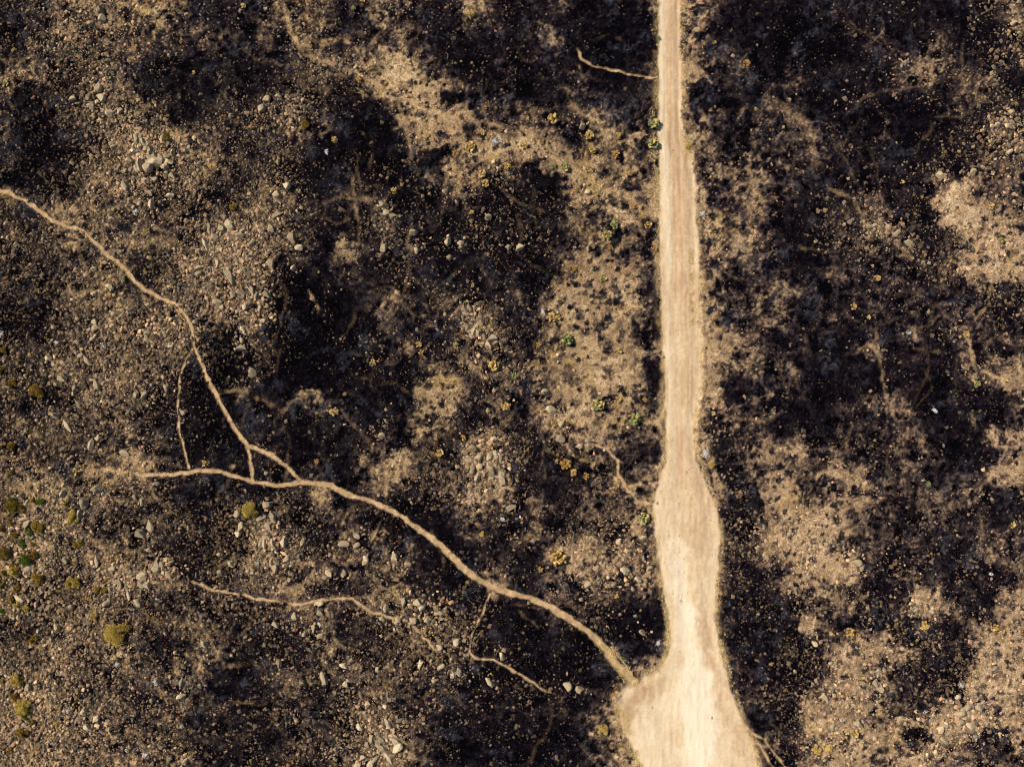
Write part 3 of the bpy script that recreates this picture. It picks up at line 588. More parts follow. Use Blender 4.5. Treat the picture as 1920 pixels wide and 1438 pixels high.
# hue: golden on the left slope, pinker on the right; bluish ash in places
side = np.clip(PX / 1920, 0, 1)
C[..., 0] *= 1.0; C[..., 1] *= 1.01 - 0.02 * side; C[..., 2] *= 0.98 + 0.12 * side
ash = sstep(0.12, 0.55, fbm(X, Y, 2.6, 5, 501, .6)) * (0.45 + 0.55 * sstep(5.5, 2.5, LV)) + .8 * DK * sstep(3.5, 5.5, LV)
ashc = lin((62, 62, 72)) * np.clip(0.65 + 1.3 * n_b[..., None] + 1.1 * n_c[..., None], .05, 2.2)
ash = np.clip(ash, 0, 1) * .6
C = C * (1 - ash[..., None]) + ashc * ash[..., None]
red = sstep(0.2, 0.6, fbm(X, Y, 4.0, 3, 541))
C[..., 0] *= 1 + 0.05 * red
gold = sstep(0.25, 0.6, fbm(X, Y, 3.0, 3, 571)) * sstep(2.2, 4.5, v)
C[..., 2] *= 1 - 0.22 * gold; C[..., 1] *= 1 - 0.03 * gold
# path and road earth
pathc = (lin((178, 146, 108)) * (1 - sstep(.5, .95, PATHV)[..., None]) + lin((190, 157, 117)) * sstep(.5, .95, PATHV)[..., None]) * (1 + 0.35 * n_b[..., None] + .25 * n_c[..., None])
pk = np.clip(PATHV, 0, 1)[..., None]
C = C * (1 - pk) + pathc * pk
streak = fbm(X * 3.2, Y * 0.10, 1.0, 4, 601)
grain = fbm(X * 1.2, Y * 0.5, 0.5, 3, 631)
top_k = 1 - sstep(820, 980, PY)
ref = np.array([0, .10, .18, .28, .40, .55, .70, .82, .92, 1.0]); rv = np.array([.30, .55, 1.0, .55, -.35, -.6, -.1, -.35, .15, .2])
rb = np.interp(U, ref, rv) * top_k * np.clip(1 - sstep(280, 620, PY) * .55, 0, 1)
rl = 0.57 + 0.34 * rb + 0.20 * streak * (0.04 + 0.96 * top_k) - .14 * top_k + .02 + 0.14 * grain + 0.10 * n_c + 0.12 * fbm(X, Y, 5.0, 3, 661)
def rblob(px, py, rx, ry, a, amt):
    global rl
    c_, s_ = math.cos(R(a)), math.sin(R(a)); dx = PX + wx2 * .8 - px; dy = PY + wy2 * .8 - py
    d = np.hypot((dx * c_ + dy * s_) / rx, (-dx * s_ + dy * c_) / ry)
    rl = rl + amt * (1 - sstep(0.4, 1.4, d))
for a in [(1275, 1080, 20, 90, -8, .22), (1300, 1210, 26, 90, -14, .30), (1312, 1340, 30, 120, 4, .40), (1300, 1430, 90, 50, 0, .12),
          (1255, 1330, 50, 60, 0, .12), (1325, 1215, 18, 60, -12, -.28), (1350, 1290, 22, 50, -20, -.15), (1205, 1300, 30, 20, 20, -.26), (1180, 1340, 16, 40, 0, -.35),
          (1240, 1290, 26, 14, -10, -.22), (1310, 1030, 30, 90, 0, -.14), (1300, 930, 50, 60, 0, -.05), (1385, 1380, 20, 60, -15, -.15), (1250, 560, 6, 300, 0, .05), (1215, 1385, 26, 30, 0, .05)]:
    rblob(*a)
rc = np.stack([np.interp(rl, [0, .35, .6, 1.0], lin(np.array([(168, 134, 102), (205, 171, 134), (228, 200, 162), (248, 229, 198)]))[:, k]) for k in range(3)], -1)
rk = ROAD[..., None]
C = C * (1 - rk) + rc * rk
# yellow grass litter on the verges
verge = np.exp(-((RIN + 0.25) / 0.5) ** 2) * np.clip(0.25 + 2.0 * fbm(X, Y, 2.2, 4, 701, .6), 0, 1) * inner
C = C * (1 - .55 * verge[..., None]) + lin((196, 164, 116)) * .55 * verge[..., None]
C = np.clip(C / GAIN, 0.0015, 0.75)
# ---- meshes
def grid_faces(mask=None):
    idx = np.arange(NY * NX).reshape(NY, NX)
    F = np.stack([idx[:-1, :-1], idx[:-1, 1:], idx[1:, 1:], idx[1:, :-1]], -1)
    if mask is not None: F = F[mask]
    return F.reshape(-1, 4)
Vall = np.stack([X, Y, H], -1).reshape(-1, 3); Call = C.reshape(-1, 3)
g = link('ground', np_mesh('ground', Vall, grid_faces(), M_soil, Call, True)); g['kind'] = 'structure'
def sheet(name, mask_v, lift, mat):
    fm = mask_v[:-1, :-1] & mask_v[:-1, 1:] & mask_v[1:, 1:] & mask_v[1:, :-1]
    F = grid_faces(fm)
    if len(F) == 0: return None
    used, inv = np.unique(F.ravel(), return_inverse=True)
    V = Vall[used].copy(); V[:, 2] += lift
    o = link(name, np_mesh(name, V, inv.reshape(-1, 4), mat, Call[used], True)); o['kind'] = 'structure'
    return o
road_mask = RIN > 0.0
road = sheet('dirt_road', road_mask, 0.012, M_road)
taken = road_mask.copy()
for pi, (s, m_) in path_ids.items():
    pm = np.zeros(X.shape, bool); pm[s] = m_ > 0.45
    pm &= ~taken; taken |= pm
    sheet('footpath', pm, 0.008, M_path)

def gz(x, y): return samp(H, np.asarray(x, float), np.asarray(y, float))

# ---------------------------------------------------------------- loose stones, stubble, dry grass: nobody could count them
ICO = None
def octa(n):
    """n small angular stones -> V (n,8verts), from a jittered box with bevel-like taper"""
    base = np.array([(-1, -.8, -.5), (.9, -1, -.5), (1, .8, -.5), (-.8, 1, -.5), (-.55, -.5, .55), (.5, -.65, .6), (.6, .45, .5), (-.45, .6, .6)], float)
    V = base[None] * (1 + RNG.uniform(-.35, .35, (n, 8, 3)))
    F = np.array([(0, 3, 2, 1), (4, 5, 6, 7), (0, 1, 5, 4), (1, 2, 6, 5), (2, 3, 7, 6), (3, 0, 4, 7)])
    return V, F
def stones_mesh(name, pos, size, cols, flat=0.75):
    n = len(pos)
    V, F = octa(n)
    asp = RNG.uniform(0.5, 1.0, n)
    V[..., 0] *= size[:, None]; V[..., 1] *= (size * asp)[:, None]; V[..., 2] *= (size * flat * RNG.uniform(.5, 1.1, n))[:, None]
    a = RNG.uniform(0, 2 * np.pi, n); ca, sa = np.cos(a)[:, None], np.sin(a)[:, None]
    tl = RNG.uniform(-.45, .45, n)[:, None]
    Vx = V[..., 0] * np.cos(tl) + V[..., 2] * np.sin(tl); Vz = -V[..., 0] * np.sin(tl) + V[..., 2] * np.cos(tl)
    x = Vx * ca - V[..., 1] * sa + pos[:, 0:1]; y = Vx * sa + V[..., 1] * ca + pos[:, 1:2]
    z = Vz + (gz(pos[:, 0], pos[:, 1]) + size * .15)[:, None]
    VV = np.stack([x, y, z], -1).reshape(-1, 3)
    FF = (F[None] + (np.arange(n) * 8)[:, None, None]).reshape(-1, 4)
    return np_mesh(name, VV, FF, M_stone_bits, np.repeat(cols, 8, 0))
def stone_cols(n, v=None):
    pal = 1.3 * lin(np.array([(150, 128, 102), (172, 146, 116), (128, 110, 92), (186, 160, 132), (108, 94, 80), (166, 134, 112), (134, 124, 110), (92, 78, 66)])) / GAIN
    c = np.array([1.06, 1.0, .88]) * pal[RNG.integers(0, len(pal), n)] * RNG.uniform(.55, 1.25, (n, 1))
    return c
N = 520000
cd = RNG.uniform([-88, -67], [88, 67], (N, 2))
sv = samp(SV, cd[:, 0], cd[:, 1]) + fbm(cd[:, 0], cd[:, 1], 2.4, 3, 801) * 3.0
lv = samp(LV, cd[:, 0], cd[:, 1])
ri = samp(RIN, cd[:, 0], cd[:, 1]); pv = samp(PATHV, cd[:, 0], cd[:, 1])
p_keep = np.clip(0.035 + 1.0 * (np.clip(sv, 0, 9) / 8) ** 1.8, 0, 1)
kp = (RNG.random(N) < p_keep) & (ri < -0.3) & (pv < .35)
cd = cd[kp]; sv = sv[kp]; lv = lv[kp]
sz = np.clip(RNG.lognormal(-2.5, 0.58, len(cd)) * (0.72 + 0.10 * np.clip(sv, 0, 8)), 0.04, 0.40)
rk_ = np.array([[float(q) for q in c.split()] for c in ROCKS.replace('\n', ';').split(';') if len(c.split()) == 5])
ex = np.repeat(rk_, 14, 0); ep = ex[:, :2] + RNG.normal(0, 1, (len(ex), 2)) * 13
ep = np.stack([wx(ep[:, 0]), wy(ep[:, 1])], -1); es = RNG.lognormal(-2.05, .4, len(ep)).clip(.07, .30)
HEAPS = [(272, 285, 40, 34, 230), (250, 330, 40, 30, 90), (425, 437, 26, 18, 80), (455, 490, 34, 34, 150), (490, 575, 18, 40, 90), (505, 1015, 24, 34, 170), (890, 612, 14, 34, 80), (907, 865, 34, 26, 110), (300, 1068, 30, 20, 110),
         (222, 1085, 34, 22, 110), (785, 1140, 45, 30, 90), (722, 1385, 30, 34, 170), (1808, 1345, 44, 30, 190), (185, 165, 28, 44, 110), (60, 1090, 34, 60, 110), (545, 215, 22, 26, 80), (1725, 1142, 26, 16, 70), (1650, 430, 34, 16, 40), (190, 660, 70, 80, 160), (100, 1330, 70, 70, 130), (300, 620, 50, 30, 90), (1600, 1300, 50, 40, 60), (1170, 1070, 40, 50, 50), (1870, 240, 26, 30, 40)]
for (hx, hy, sx_, sy_, hn) in HEAPS:
    hp = RNG.normal(0, .62, (hn, 2)) * [sx_, sy_] + [hx, hy]
    ep = np.concatenate([ep, np.stack([wx(hp[:, 0]), wy(hp[:, 1])], -1)]); es = np.concatenate([es, RNG.lognormal(-1.35, .32, hn).clip(.12, .5)])
kk = (samp(RIN, ep[:, 0], ep[:, 1]) < -.6) & (samp(PATHV, ep[:, 0], ep[:, 1]) < .2)
cd = np.concatenate([cd, ep[kk]]); sz = np.concatenate([sz, es[kk]]); lv = np.concatenate([lv, np.full(kk.sum(), 5.5)])
o = link('loose_stones', stones_mesh('loose_stones', cd, sz, stone_cols(len(cd)) * np.clip(.30 + lv / 7 + RNG.uniform(-.1, .35, len(cd)) ** 3 * 7, .25, 1.1)[:, None]))
tag(o, 'countless small tan and grey stones littering the burnt ground', 'stones', kind='stuff')
# grit on the road
n = 900
rd = RNG.uniform([float(wx(1160)), -66], [float(wx(1430)), 66], (n * 6, 2))
kk = (samp(RIN, rd[:, 0], rd[:, 1]) > .2) & (RNG.random(len(rd)) < np.where((rd[:, 1] < wy(860)) & (rd[:, 1] > wy(1160)), .8, .12)); rd = rd[kk][:n]
o = link('road_grit', stones_mesh('road_grit', rd, np.clip(RNG.lognormal(-2.8, .5, len(rd)), .03, .24), lin((196, 172, 142)) / GAIN * RNG.uniform(.7, 1.2, (len(rd), 1)), .6))
tag(o, 'fine pebbles and grit scattered over the pale dirt road', 'grit', kind='stuff')

def blades(name, pos, length, width, cols, lean=(0.2, 1.3), curl=0):
    n = len(pos)
    a = RNG.uniform(0, 2 * np.pi, n); le = RNG.uniform(*lean, n)
    dx, dy, dz = np.cos(a) * np.sin(le), np.sin(a) * np.sin(le), np.cos(le)
    z0 = gz(pos[:, 0], pos[:, 1]) - 0.01 if pos.shape[1] == 2 else pos[:, 2]
    b = np.stack([pos[:, 0], pos[:, 1], z0], -1)
    side_ = np.stack([-np.sin(a + RNG.uniform(-.6, .6, n)), np.cos(a + RNG.uniform(-.6, .6, n)), np.zeros(n)], -1) * width[:, None] * .5
    tip = b + np.stack([dx, dy, dz], -1) * length[:, None]
    V = np.stack([b - side_, b + side_, tip], 1).reshape(-1, 3)
    F = np.arange(3 * n).reshape(-1, 3)
    return np_mesh(name, V, F, M_leaf, np.repeat(cols, 3, 0))
# charred stubble over dark ground
N = 230000
cd = RNG.uniform([-86, -65], [86, 65], (N, 2))
lv = samp(v, cd[:, 0], cd[:, 1]); ri = samp(RIN, cd[:, 0], cd[:, 1]); pv = samp(PATHV, cd[:, 0], cd[:, 1])
kp = (RNG.random(N) < np.clip(1.15 - lv / 5.5, 0.04, .9)) & (ri < -.5) & (pv < .25)
cd = cd[kp]; n = len(cd)
pal = lin(np.array([(6, 4, 6), (14, 10, 11), (28, 21, 19), (50, 38, 30), (86, 66, 48)])) / GAIN
cs = pal[RNG.choice(5, n, p=[.4, .27, .17, .1, .06])]
o = link('charred_stubble', blades('charred_stubble', cd, RNG.lognormal(-1.2, .5, n).clip(.12, 1.2), RNG.uniform(.03, .08, n), cs, (.3, 1.4)))
tag(o, 'blackened grass and twig stubble left standing over the burn scar', 'stubble', kind='stuff')
# tussock clumps on paler ground
reps = np.clip((tr * 60).astype(int), 6, 60)
pp = np.repeat(tus, reps, 0); rr = np.repeat(tr, reps)
pp = pp + RNG.normal(0, 1, pp.shape) * rr[:, None] * .42
n = len(pp)
o = link('burnt_tussocks', blades('burnt_tussocks', pp, RNG.uniform(.12, .34, n), RNG.uniform(.03, .08, n),
         lin((36, 34, 40)) / GAIN * RNG.uniform(.4, 1.9, (n, 1)), (.1, 1.1)))
tag(o, 'small burnt tufts dotting the paler sandy ground', 'tussocks', kind='stuff')
# dry grass: brown wisps on mid ground and golden fringe on verges
N = 130000
cd = RNG.uniform([-86, -65], [86, 65], (N, 2))
lv = samp(v, cd[:, 0], cd[:, 1]); ri = samp(RIN, cd[:, 0], cd[:, 1]); pv = samp(PATHV, cd[:, 0], cd[:, 1])
gp = fbm(cd[:, 0], cd[:, 1], 3.5, 3, 901)
kp = (RNG.random(N) < np.clip((lv - 1.8) / 4, 0, .6) * np.clip(.4 + gp * 1.6, .05, 1)) & (ri < -.4) & (pv < .3)
cd = cd[kp]; n1 = len(cd)
c1 = lin(np.array([(118, 94, 66), (140, 112, 74), (90, 72, 52), (160, 134, 90)])) / GAIN
c1 = c1[RNG.integers(0, 4, n1)] * RNG.uniform(.5, 1.2, (n1, 1))
# verge strips: (x0,y0,x1,y1,spread px,count)
VG = [(1232, 0, 1231, 330, 3, 1800), (1232, 300, 1235, 470, 4, 1500), (1228, 200, 1226, 300, 7, 900), (1296, 470, 1297, 605, 3.5, 3200), (1236, 470, 1244, 700, 2.5, 900), (1245, 740, 1248, 860, 4, 900),
      (1244, 860, 1226, 940, 3, 700), (1226, 960, 1240, 1100, 3, 900), (1240, 1090, 1256, 1200, 3, 1200), (1256, 1200, 1240, 1250, 3, 500), (1120, 1200, 1180, 1280, 4, 1400), (1136, 1200, 1190, 1270, 3, 900),
      (1190, 1285, 1235, 1255, 6, 900), (1161, 1310, 1175, 1380, 5, 1400), (1180, 1390, 1205, 1440, 4, 900), (1352, 960, 1354, 1060, 2.5, 500), (1345, 1080, 1342, 1160, 2.5, 500), (1343, 1170, 1400, 1370, 3, 1200), (1308, 640, 1320, 760, 7, 600), (1283, 0, 1284, 180, 6, 900), (1290, 255, 1292, 300, 5, 700), (1306, 770, 1303, 850, 3, 400), (1405, 1380, 1425, 1440, 4, 500), (1316, 870, 1345, 950, 2, 300)]
vp = []
for (x0, y0, x1, y1, sp, ct) in VG:
    tt = RNG.random(ct)
    vp.append(np.stack([x0 + (x1 - x0) * tt + RNG.normal(0, sp, ct), y0 + (y1 - y0) * tt + RNG.normal(0, sp, ct)], -1))
vp = np.concatenate(vp); vg = np.stack([wx(vp[:, 0]), wy(vp[:, 1])], -1); n2 = len(vg)
cl = fbm(vg[:, 0], vg[:, 1], 1.2, 2, 933); vg = vg[cl > -.12]; n2 = len(vg)
c2 = lin(np.array([(240, 212, 150), (222, 190, 124), (250, 232, 180), (190, 158, 96)])) / GAIN * 1.25
c2 = c2[RNG.integers(0, 4, n2)] * RNG.uniform(.65, 1.15, (n2, 1))
lp = RNG.uniform([-85, -64], [-64, 0], (30000, 2)); cl = fbm(lp[:, 0], lp[:, 1], 1.6, 3, 951)
lp = lp[(cl > .22) & (RNG.random(len(lp)) < np.clip((-64 - lp[:, 0]) / 14, 0, 1))]
c3 = lin(np.array([(150, 134, 64), (176, 150, 78), (116, 112, 50), (140, 104, 52)])) / GAIN
c3 = c3[RNG.integers(0, 4, len(lp))] * RNG.uniform(.6, 1.2, (len(lp), 1))
allp = np.concatenate([cd, vg, lp]); allc = np.concatenate([c1, c2, c3])
o = link('dry_grass', blades('dry_grass', allp, RNG.uniform(.12, .38, len(allp)), RNG.uniform(.03, .07, len(allp)), allc, (.2, 1.3)))
tag(o, 'dry straw-coloured grass wisps fringing the road and thin ground', 'grass', kind='stuff')

# ---------------------------------------------------------------- landmarks used to tell look-alikes apart
LM = [
 (20, 150, 'near the upper left corner'), (60, 330, 'by the left end of the long winding footpath'), (190, 30, 'on the stony slope at the top left'), (185, 180, 'among the pale stones left of the dark scorched hollow'),
 (280, 300, 'in the big boulder heap of the upper left'), (330, 80, 'above the dark scorched hollow of the upper left'), (340, 250, 'on the tan rise right of the big boulder heap'),
 (430, 435, 'among the leaning slabs right of the big boulder heap'), (450, 560, 'in the stone field right of the winding footpath'), (240, 520, 'beside the bend of the winding footpath'),
 (520, 190, 'in the stone scatter at upper centre left'), (520, 400, 'in the stone string left of the big black burn'), (600, 20, 'along the top edge left of centre'), (640, 250, 'left of the large black burn patch'),
 (700, 150, 'at the upper tip of the long tan strip'), (725, 395, 'in the small stone group below the large black burn patch'), (800, 440, 'on the charred ground at mid height, left of centre'),
 (890, 30, 'along the top edge near the centre'), (890, 270, 'on the tan strip beside the white ash'), (910, 340, 'on the tan strip below the white ash'), (885, 405, 'on the lower end of the tan strip'),
 (1010, 260, 'on the tan strip at upper centre'), (1080, 330, 'on the tan strip nearer the road'), (1150, 280, 'between the tan strip and the road'), (1225, 250, 'on the left verge of the upper road'),
 (1145, 430, 'left of the road where the ground turns sandy'), (1050, 480, 'at the right rim of the black burn at mid height'), (1140, 540, 'on the upper sandy ground left of the road'), (1050, 630, 'at the left rim of the sandy ground'),
 (1160, 660, 'in the middle of the sandy ground left of the road'), (1150, 770, 'at the foot of the sandy ground left of the road'), (1040, 800, 'by the flat stones left of the sandy ground'), (1080, 885, 'left of the short side path to the road'),
 (1210, 960, 'by the left edge of the widening road'), (1060, 1060, 'on the pinkish rise between main footpath and road'), (1170, 1070, 'among stones left of the widening road'), (1150, 1200, 'on black ground right of the main footpath'),
 (1075, 1285, 'in the black burn left of the clearing'), (1160, 1370, 'on the left rim of the clearing'), (1290, 1000, 'on the widening dirt road'), (1290, 274, 'on the right verge of the upper road'),
 (1380, 110, 'right of the upper road'), (1340, 400, 'right of the road above mid height'), (1340, 680, 'right of the road at mid height'), (1330, 860, 'right of the road narrowing'), (1460, 530, 'in the brown burn right of the road'),
 (1600, 170, 'in the dark burn of the upper right'), (1700, 120, 'in the stone string of the upper right'), (1890, 60, 'near the upper right corner'), (1880, 240, 'among the stones at the right edge, high up'),
 (1710, 340, 'above the pale patch at the right edge'), (1670, 440, 'in the stone group left of the pale right patch'), (1860, 420, 'on the pale patch at the right edge'), (1620, 560, 'in the burn right of centre'),
 (1830, 530, 'below the pale patch at the right edge'), (1815, 640, 'by the thin trail at the right edge'), (1840, 760, 'in the black burn at the lower right edge'), (1740, 910, 'in the burn right of the pale sandy slope'), (1910, 900, 'at the right edge below mid height'),
 (1530, 1080, 'on the pale sandy slope right of the road'), (1615, 1060, 'in the stone group at the foot of the pale sandy slope'), (1590, 1185, 'in the mottled ground below the pale sandy slope'), (1530, 1215, 'on black ground below the pale sandy slope'),
 (1730, 1150, 'on the round stony patch at lower right'), (1860, 1180, 'on the pale slope in the lower right'), (1620, 1280, 'in the mottled stony ground at lower right'), (1590, 1370, 'on the sandy ground near the lower right'),
 (1540, 1410, 'along the bottom edge right of the clearing'), (1800, 1340, 'in the cobbled pile of the lower right corner'), (1800, 1270, 'above the cobbled pile of the lower right corner'),
 (10, 690, 'at the left edge, at mid height'), (90, 680, 'on the stony slope left of centre height'), (180, 610, 'on the stony slope below the winding footpath'), (180, 720, 'on the stony slope inside the footpath bend'), (290, 640, 'left of the footpath descent'),
 (300, 750, 'on the slope above the path fork'), (120, 800, 'on the stony slope at left, below mid height'), (180, 850, 'just above the left end of the main footpath'), (20, 840, 'at the left edge below mid height'), (150, 920, 'below the left end of the main footpath'),
 (60, 945, 'in the bushy strip at the left edge, upper part'), (50, 1020, 'in the bushy strip at the left edge, middle'), (30, 1100, 'in the bushy strip at the left edge, lower part'), (145, 1000, 'just right of the bushy left strip'),
 (140, 1100, 'on the slope right of the lower bushy strip'), (270, 1000, 'on the dark slope below the path fork'), (290, 1080, 'in the boulder group at the start of the lower trail'), (215, 1090, 'in the boulder group of the lower left slope'),
 (390, 870, 'by the path fork'), (470, 950, 'just below the path junction'), (510, 1020, 'in the tall stone heap below the path junction'), (440, 1030, 'left of the tall stone heap below the path junction'),
 (620, 860, 'above the main footpath, left of centre'), (630, 770, 'on the burn left of the central tan patch'), (700, 670, 'in the central black burn'), (790, 650, 'in the central burn, right part'), (825, 849, 'below the central tan patch'),
 (660, 1040, 'in the stones above the lower trail'), (760, 1060, 'in the burn between the two lower trails'), (560, 1150, 'just under the lower trail'), (790, 1150, 'among the blocks over the end of the lower trail'), (860, 1200, 'by the gap between the two lower trails'),
 (570, 1260, 'in the burn below the lower trail'), (660, 1260, 'below the middle of the lower trail'), (840, 1270, 'below the end of the lower trail'), (930, 1250, 'beside the last stretch of the lower trail'), (720, 1390, 'in the slab ridge at the bottom edge'), (650, 1400, 'left of the slab ridge at the bottom edge'), (675, 1340, 'above the slab ridge at the bottom edge'),
 (900, 600, 'in the narrow stone string right of centre burn'), (860, 560, 'above the narrow stone string'), (950, 690, 'on the tan ground at the end of the narrow stone string'), (900, 860, 'in the stone group at the centre'), (940, 910, 'just under the stone group at the centre'),
 (950, 990, 'right of the main footpath, lower centre'), (840, 470, 'in the burn above the narrow stone string'), (550, 500, 'at the upper left rim of the big burn'),
 (400, 1200, 'on the brown slope below the lower trail start'), (220, 1180, 'in the middle of the lower left slope'), (110, 1180, 'on the gravelly lower left slope'), (50, 1280, 'at the left edge near the bottom'), (150, 1340, 'near the bottom left corner'), (300, 1280, 'on the slope of the lower left'), (290, 1140, 'above the middle of the lower left slope'), (330, 1430, 'along the bottom edge at left'),
 (1170, 1345, 'at the rim of the clearing'), (240, 1300, 'in the lower left, off the edge'), (900, 1400, 'in the black burn at the bottom edge'),
]
LMP = np.array([(a, b) for a, b, _ in LM], float)
ORD = ['uppermost', 'second from the top', 'third from the top', 'fourth from the top', 'fifth from the top', 'sixth from the top', 'seventh from the top', 'eighth from the top', 'ninth from the top',
       'tenth from the top', 'eleventh from the top', 'twelfth from the top']
def trim(t):
    w_ = t.split()
    while len(w_) > 16 and 'the' in w_:
        w_.pop(len(w_) - 1 - w_[::-1].index('the'))
    while len(w_) > 16 and 'of' in w_:
        w_.pop(len(w_) - 1 - w_[::-1].index('of'))
    return ' '.join(w_)
def label_all(items, order='y'):
    """items: (obj, px, py, description). Adds the place, and the order among its like when needed."""
    buckets = {}
    for it in items:
        d = (LMP[:, 0] - it[1]) ** 2 + (LMP[:, 1] - it[2]) ** 2
        k = int(np.argmin(d))
        buckets.setdefault((it[3], LM[k][2]), []).append(it)
    for (desc, place), L_ in buckets.items():
        L_.sort(key=lambda q: q[2])
        for i, it in enumerate(L_):
            if len(L_) == 1: it[0]['label'] = trim(f'{desc} {place}')
            elif len(L_) == 2: it[0]['label'] = trim(f'{("upper", "lower")[i]} {desc} {place}')
            else: it[0]['label'] = trim(f'{desc} {place}, {ORD[i] if i < len(L_) - 1 else "lowest"}')

# ---------------------------------------------------------------- boulders and slabs: px, py, length, width (photo px), angle
rocks = []
for chunk in ROCKS.replace('\n', ';').split(';'):
    p = chunk.split()
    if len(p) == 5: rocks.append(tuple(float(q) for q in p))
rocks = sorted(rocks, key=lambda r: -r[2] * r[3])[:298]

def rock_mesh(i, flat, nplanes, seed):
    rs = np.random.default_rng(seed)
    import bmesh
    bm = bmesh.new()
    bmesh.ops.create_icosphere(bm, subdivisions=3, radius=1.0)
    P = rs.normal(0, 1, (nplanes, 3)); P[:, 2] = np.abs(P[:, 2]) * .8; P /= np.linalg.norm(P, axis=1)[:, None]
    D_ = rs.uniform(.40, .78, nplanes)
    top = Vector((rs.normal(0, .18), rs.normal(0, .18), 1)).normalized(); td = rs.uniform(.5, .75)
    for vtx in bm.verts:
        c = vtx.co
        for n_, d_ in zip(P, D_):
            k = c.x * n_[0] + c.y * n_[1] + c.z * n_[2] - d_
            if k > 0: c -= Vector(n_) * k
        k = c.dot(top) - td
        if k > 0: c -= top * k
    for vtx in bm.verts:
        c = vtx.co
        nn = math.sin(c.x * 5.1 + seed) * math.sin(c.y * 4.3 + seed * 2) * math.sin(c.z * 4.7 + seed)
        vtx.co = c * (1 + nn * .025)
    # normalise footprint
    xs = [q.co.x for q in bm.verts]; ys = [q.co.y for q in bm.verts]
    sx = 2 / (max(xs) - min(xs)); sy = 2 / (max(ys) - min(ys))
    for vtx in bm.verts: vtx.co.x *= sx; vtx.co.y *= sy
    me = bpy.data.meshes.new('rock')
    bm.to_mesh(me); bm.free(); me.materials.append(M_rock)
    return me
rock_bases = [rock_mesh(i, 1, [5, 7, 9][i % 3], 40 + i) for i in range(14)]
items = []
rr_ = random.Random(5)
for i, (px, py, ln, wd, an) in enumerate(rocks):
    x, y = float(wx(px)), float(wy(py))
    a_, b_ = ln / K / 2 * 1.34, wd / K / 2 * 1.34
    o = bpy.data.objects.new('rock', rock_bases[rr_.randrange(14)])
    ratio = ln / wd
    hgt = b_ * rr_.uniform(.75, 1.1)
    o.scale = (a_, b_, hgt)
    o.rotation_euler = (rr_.uniform(-.15, .15), rr_.uniform(-.15, .15), R(an))
    o.location = (x, y, float(gz(x, y)) + hgt * .42)
    col.objects.link(o)
    sz = 'large' if ln * wd > 190 else ('small' if ln * wd < 80 else 'middling')
    shp = 'slab' if ratio > 1.75 else ('oblong rock' if ratio > 1.32 else 'blocky rock')
    if ratio > 1.32:
        a180 = an % 180
        shp = ('level' if a180 < 25 or a180 > 155 else ('upright' if 65 < a180 < 115 else ('right-leaning' if a180 <= 65 else 'left-leaning'))) + ' ' + shp
    o['category'] = 'rock'; o['group'] = 'boulders and slabs scattered over the burnt ground'
    items.append((o, px, py, f'{sz} {shp}'))
label_all(items)

# ---------------------------------------------------------------- prickly pears
def pad_mesh(name, mat):
    V = []; F = []
    nu, nv = 10, 5
    for j in range(nv + 1):
        t_ = j / nv * math.pi
        for i in range(nu):
            a = i / nu * 2 * math.pi
            wdt = .62 * (0.55 + .45 * math.sin(t_ * .5 + .2))
            V.append((math.sin(t_) * math.cos(a) * wdt, math.sin(t_) * math.sin(a) * .16, .5 - .5 * math.cos(t_)))
    for j in range(nv):
        for i in range(nu):
            F.append((j * nu + i, j * nu + (i + 1) % nu, (j + 1) * nu + (i + 1) % nu, (j + 1) * nu + i))
    V = np.array(V); F = np.array(F)
    return V, F, np_mesh(name, V, F, mat, None, True)
PADV, PADF, me_y = pad_mesh('pad', M_pad_yellow)
_, _, me_g = pad_mesh('pad', M_pad_green)
_, _, me_o = pad_mesh('pad', M_pad_orange)
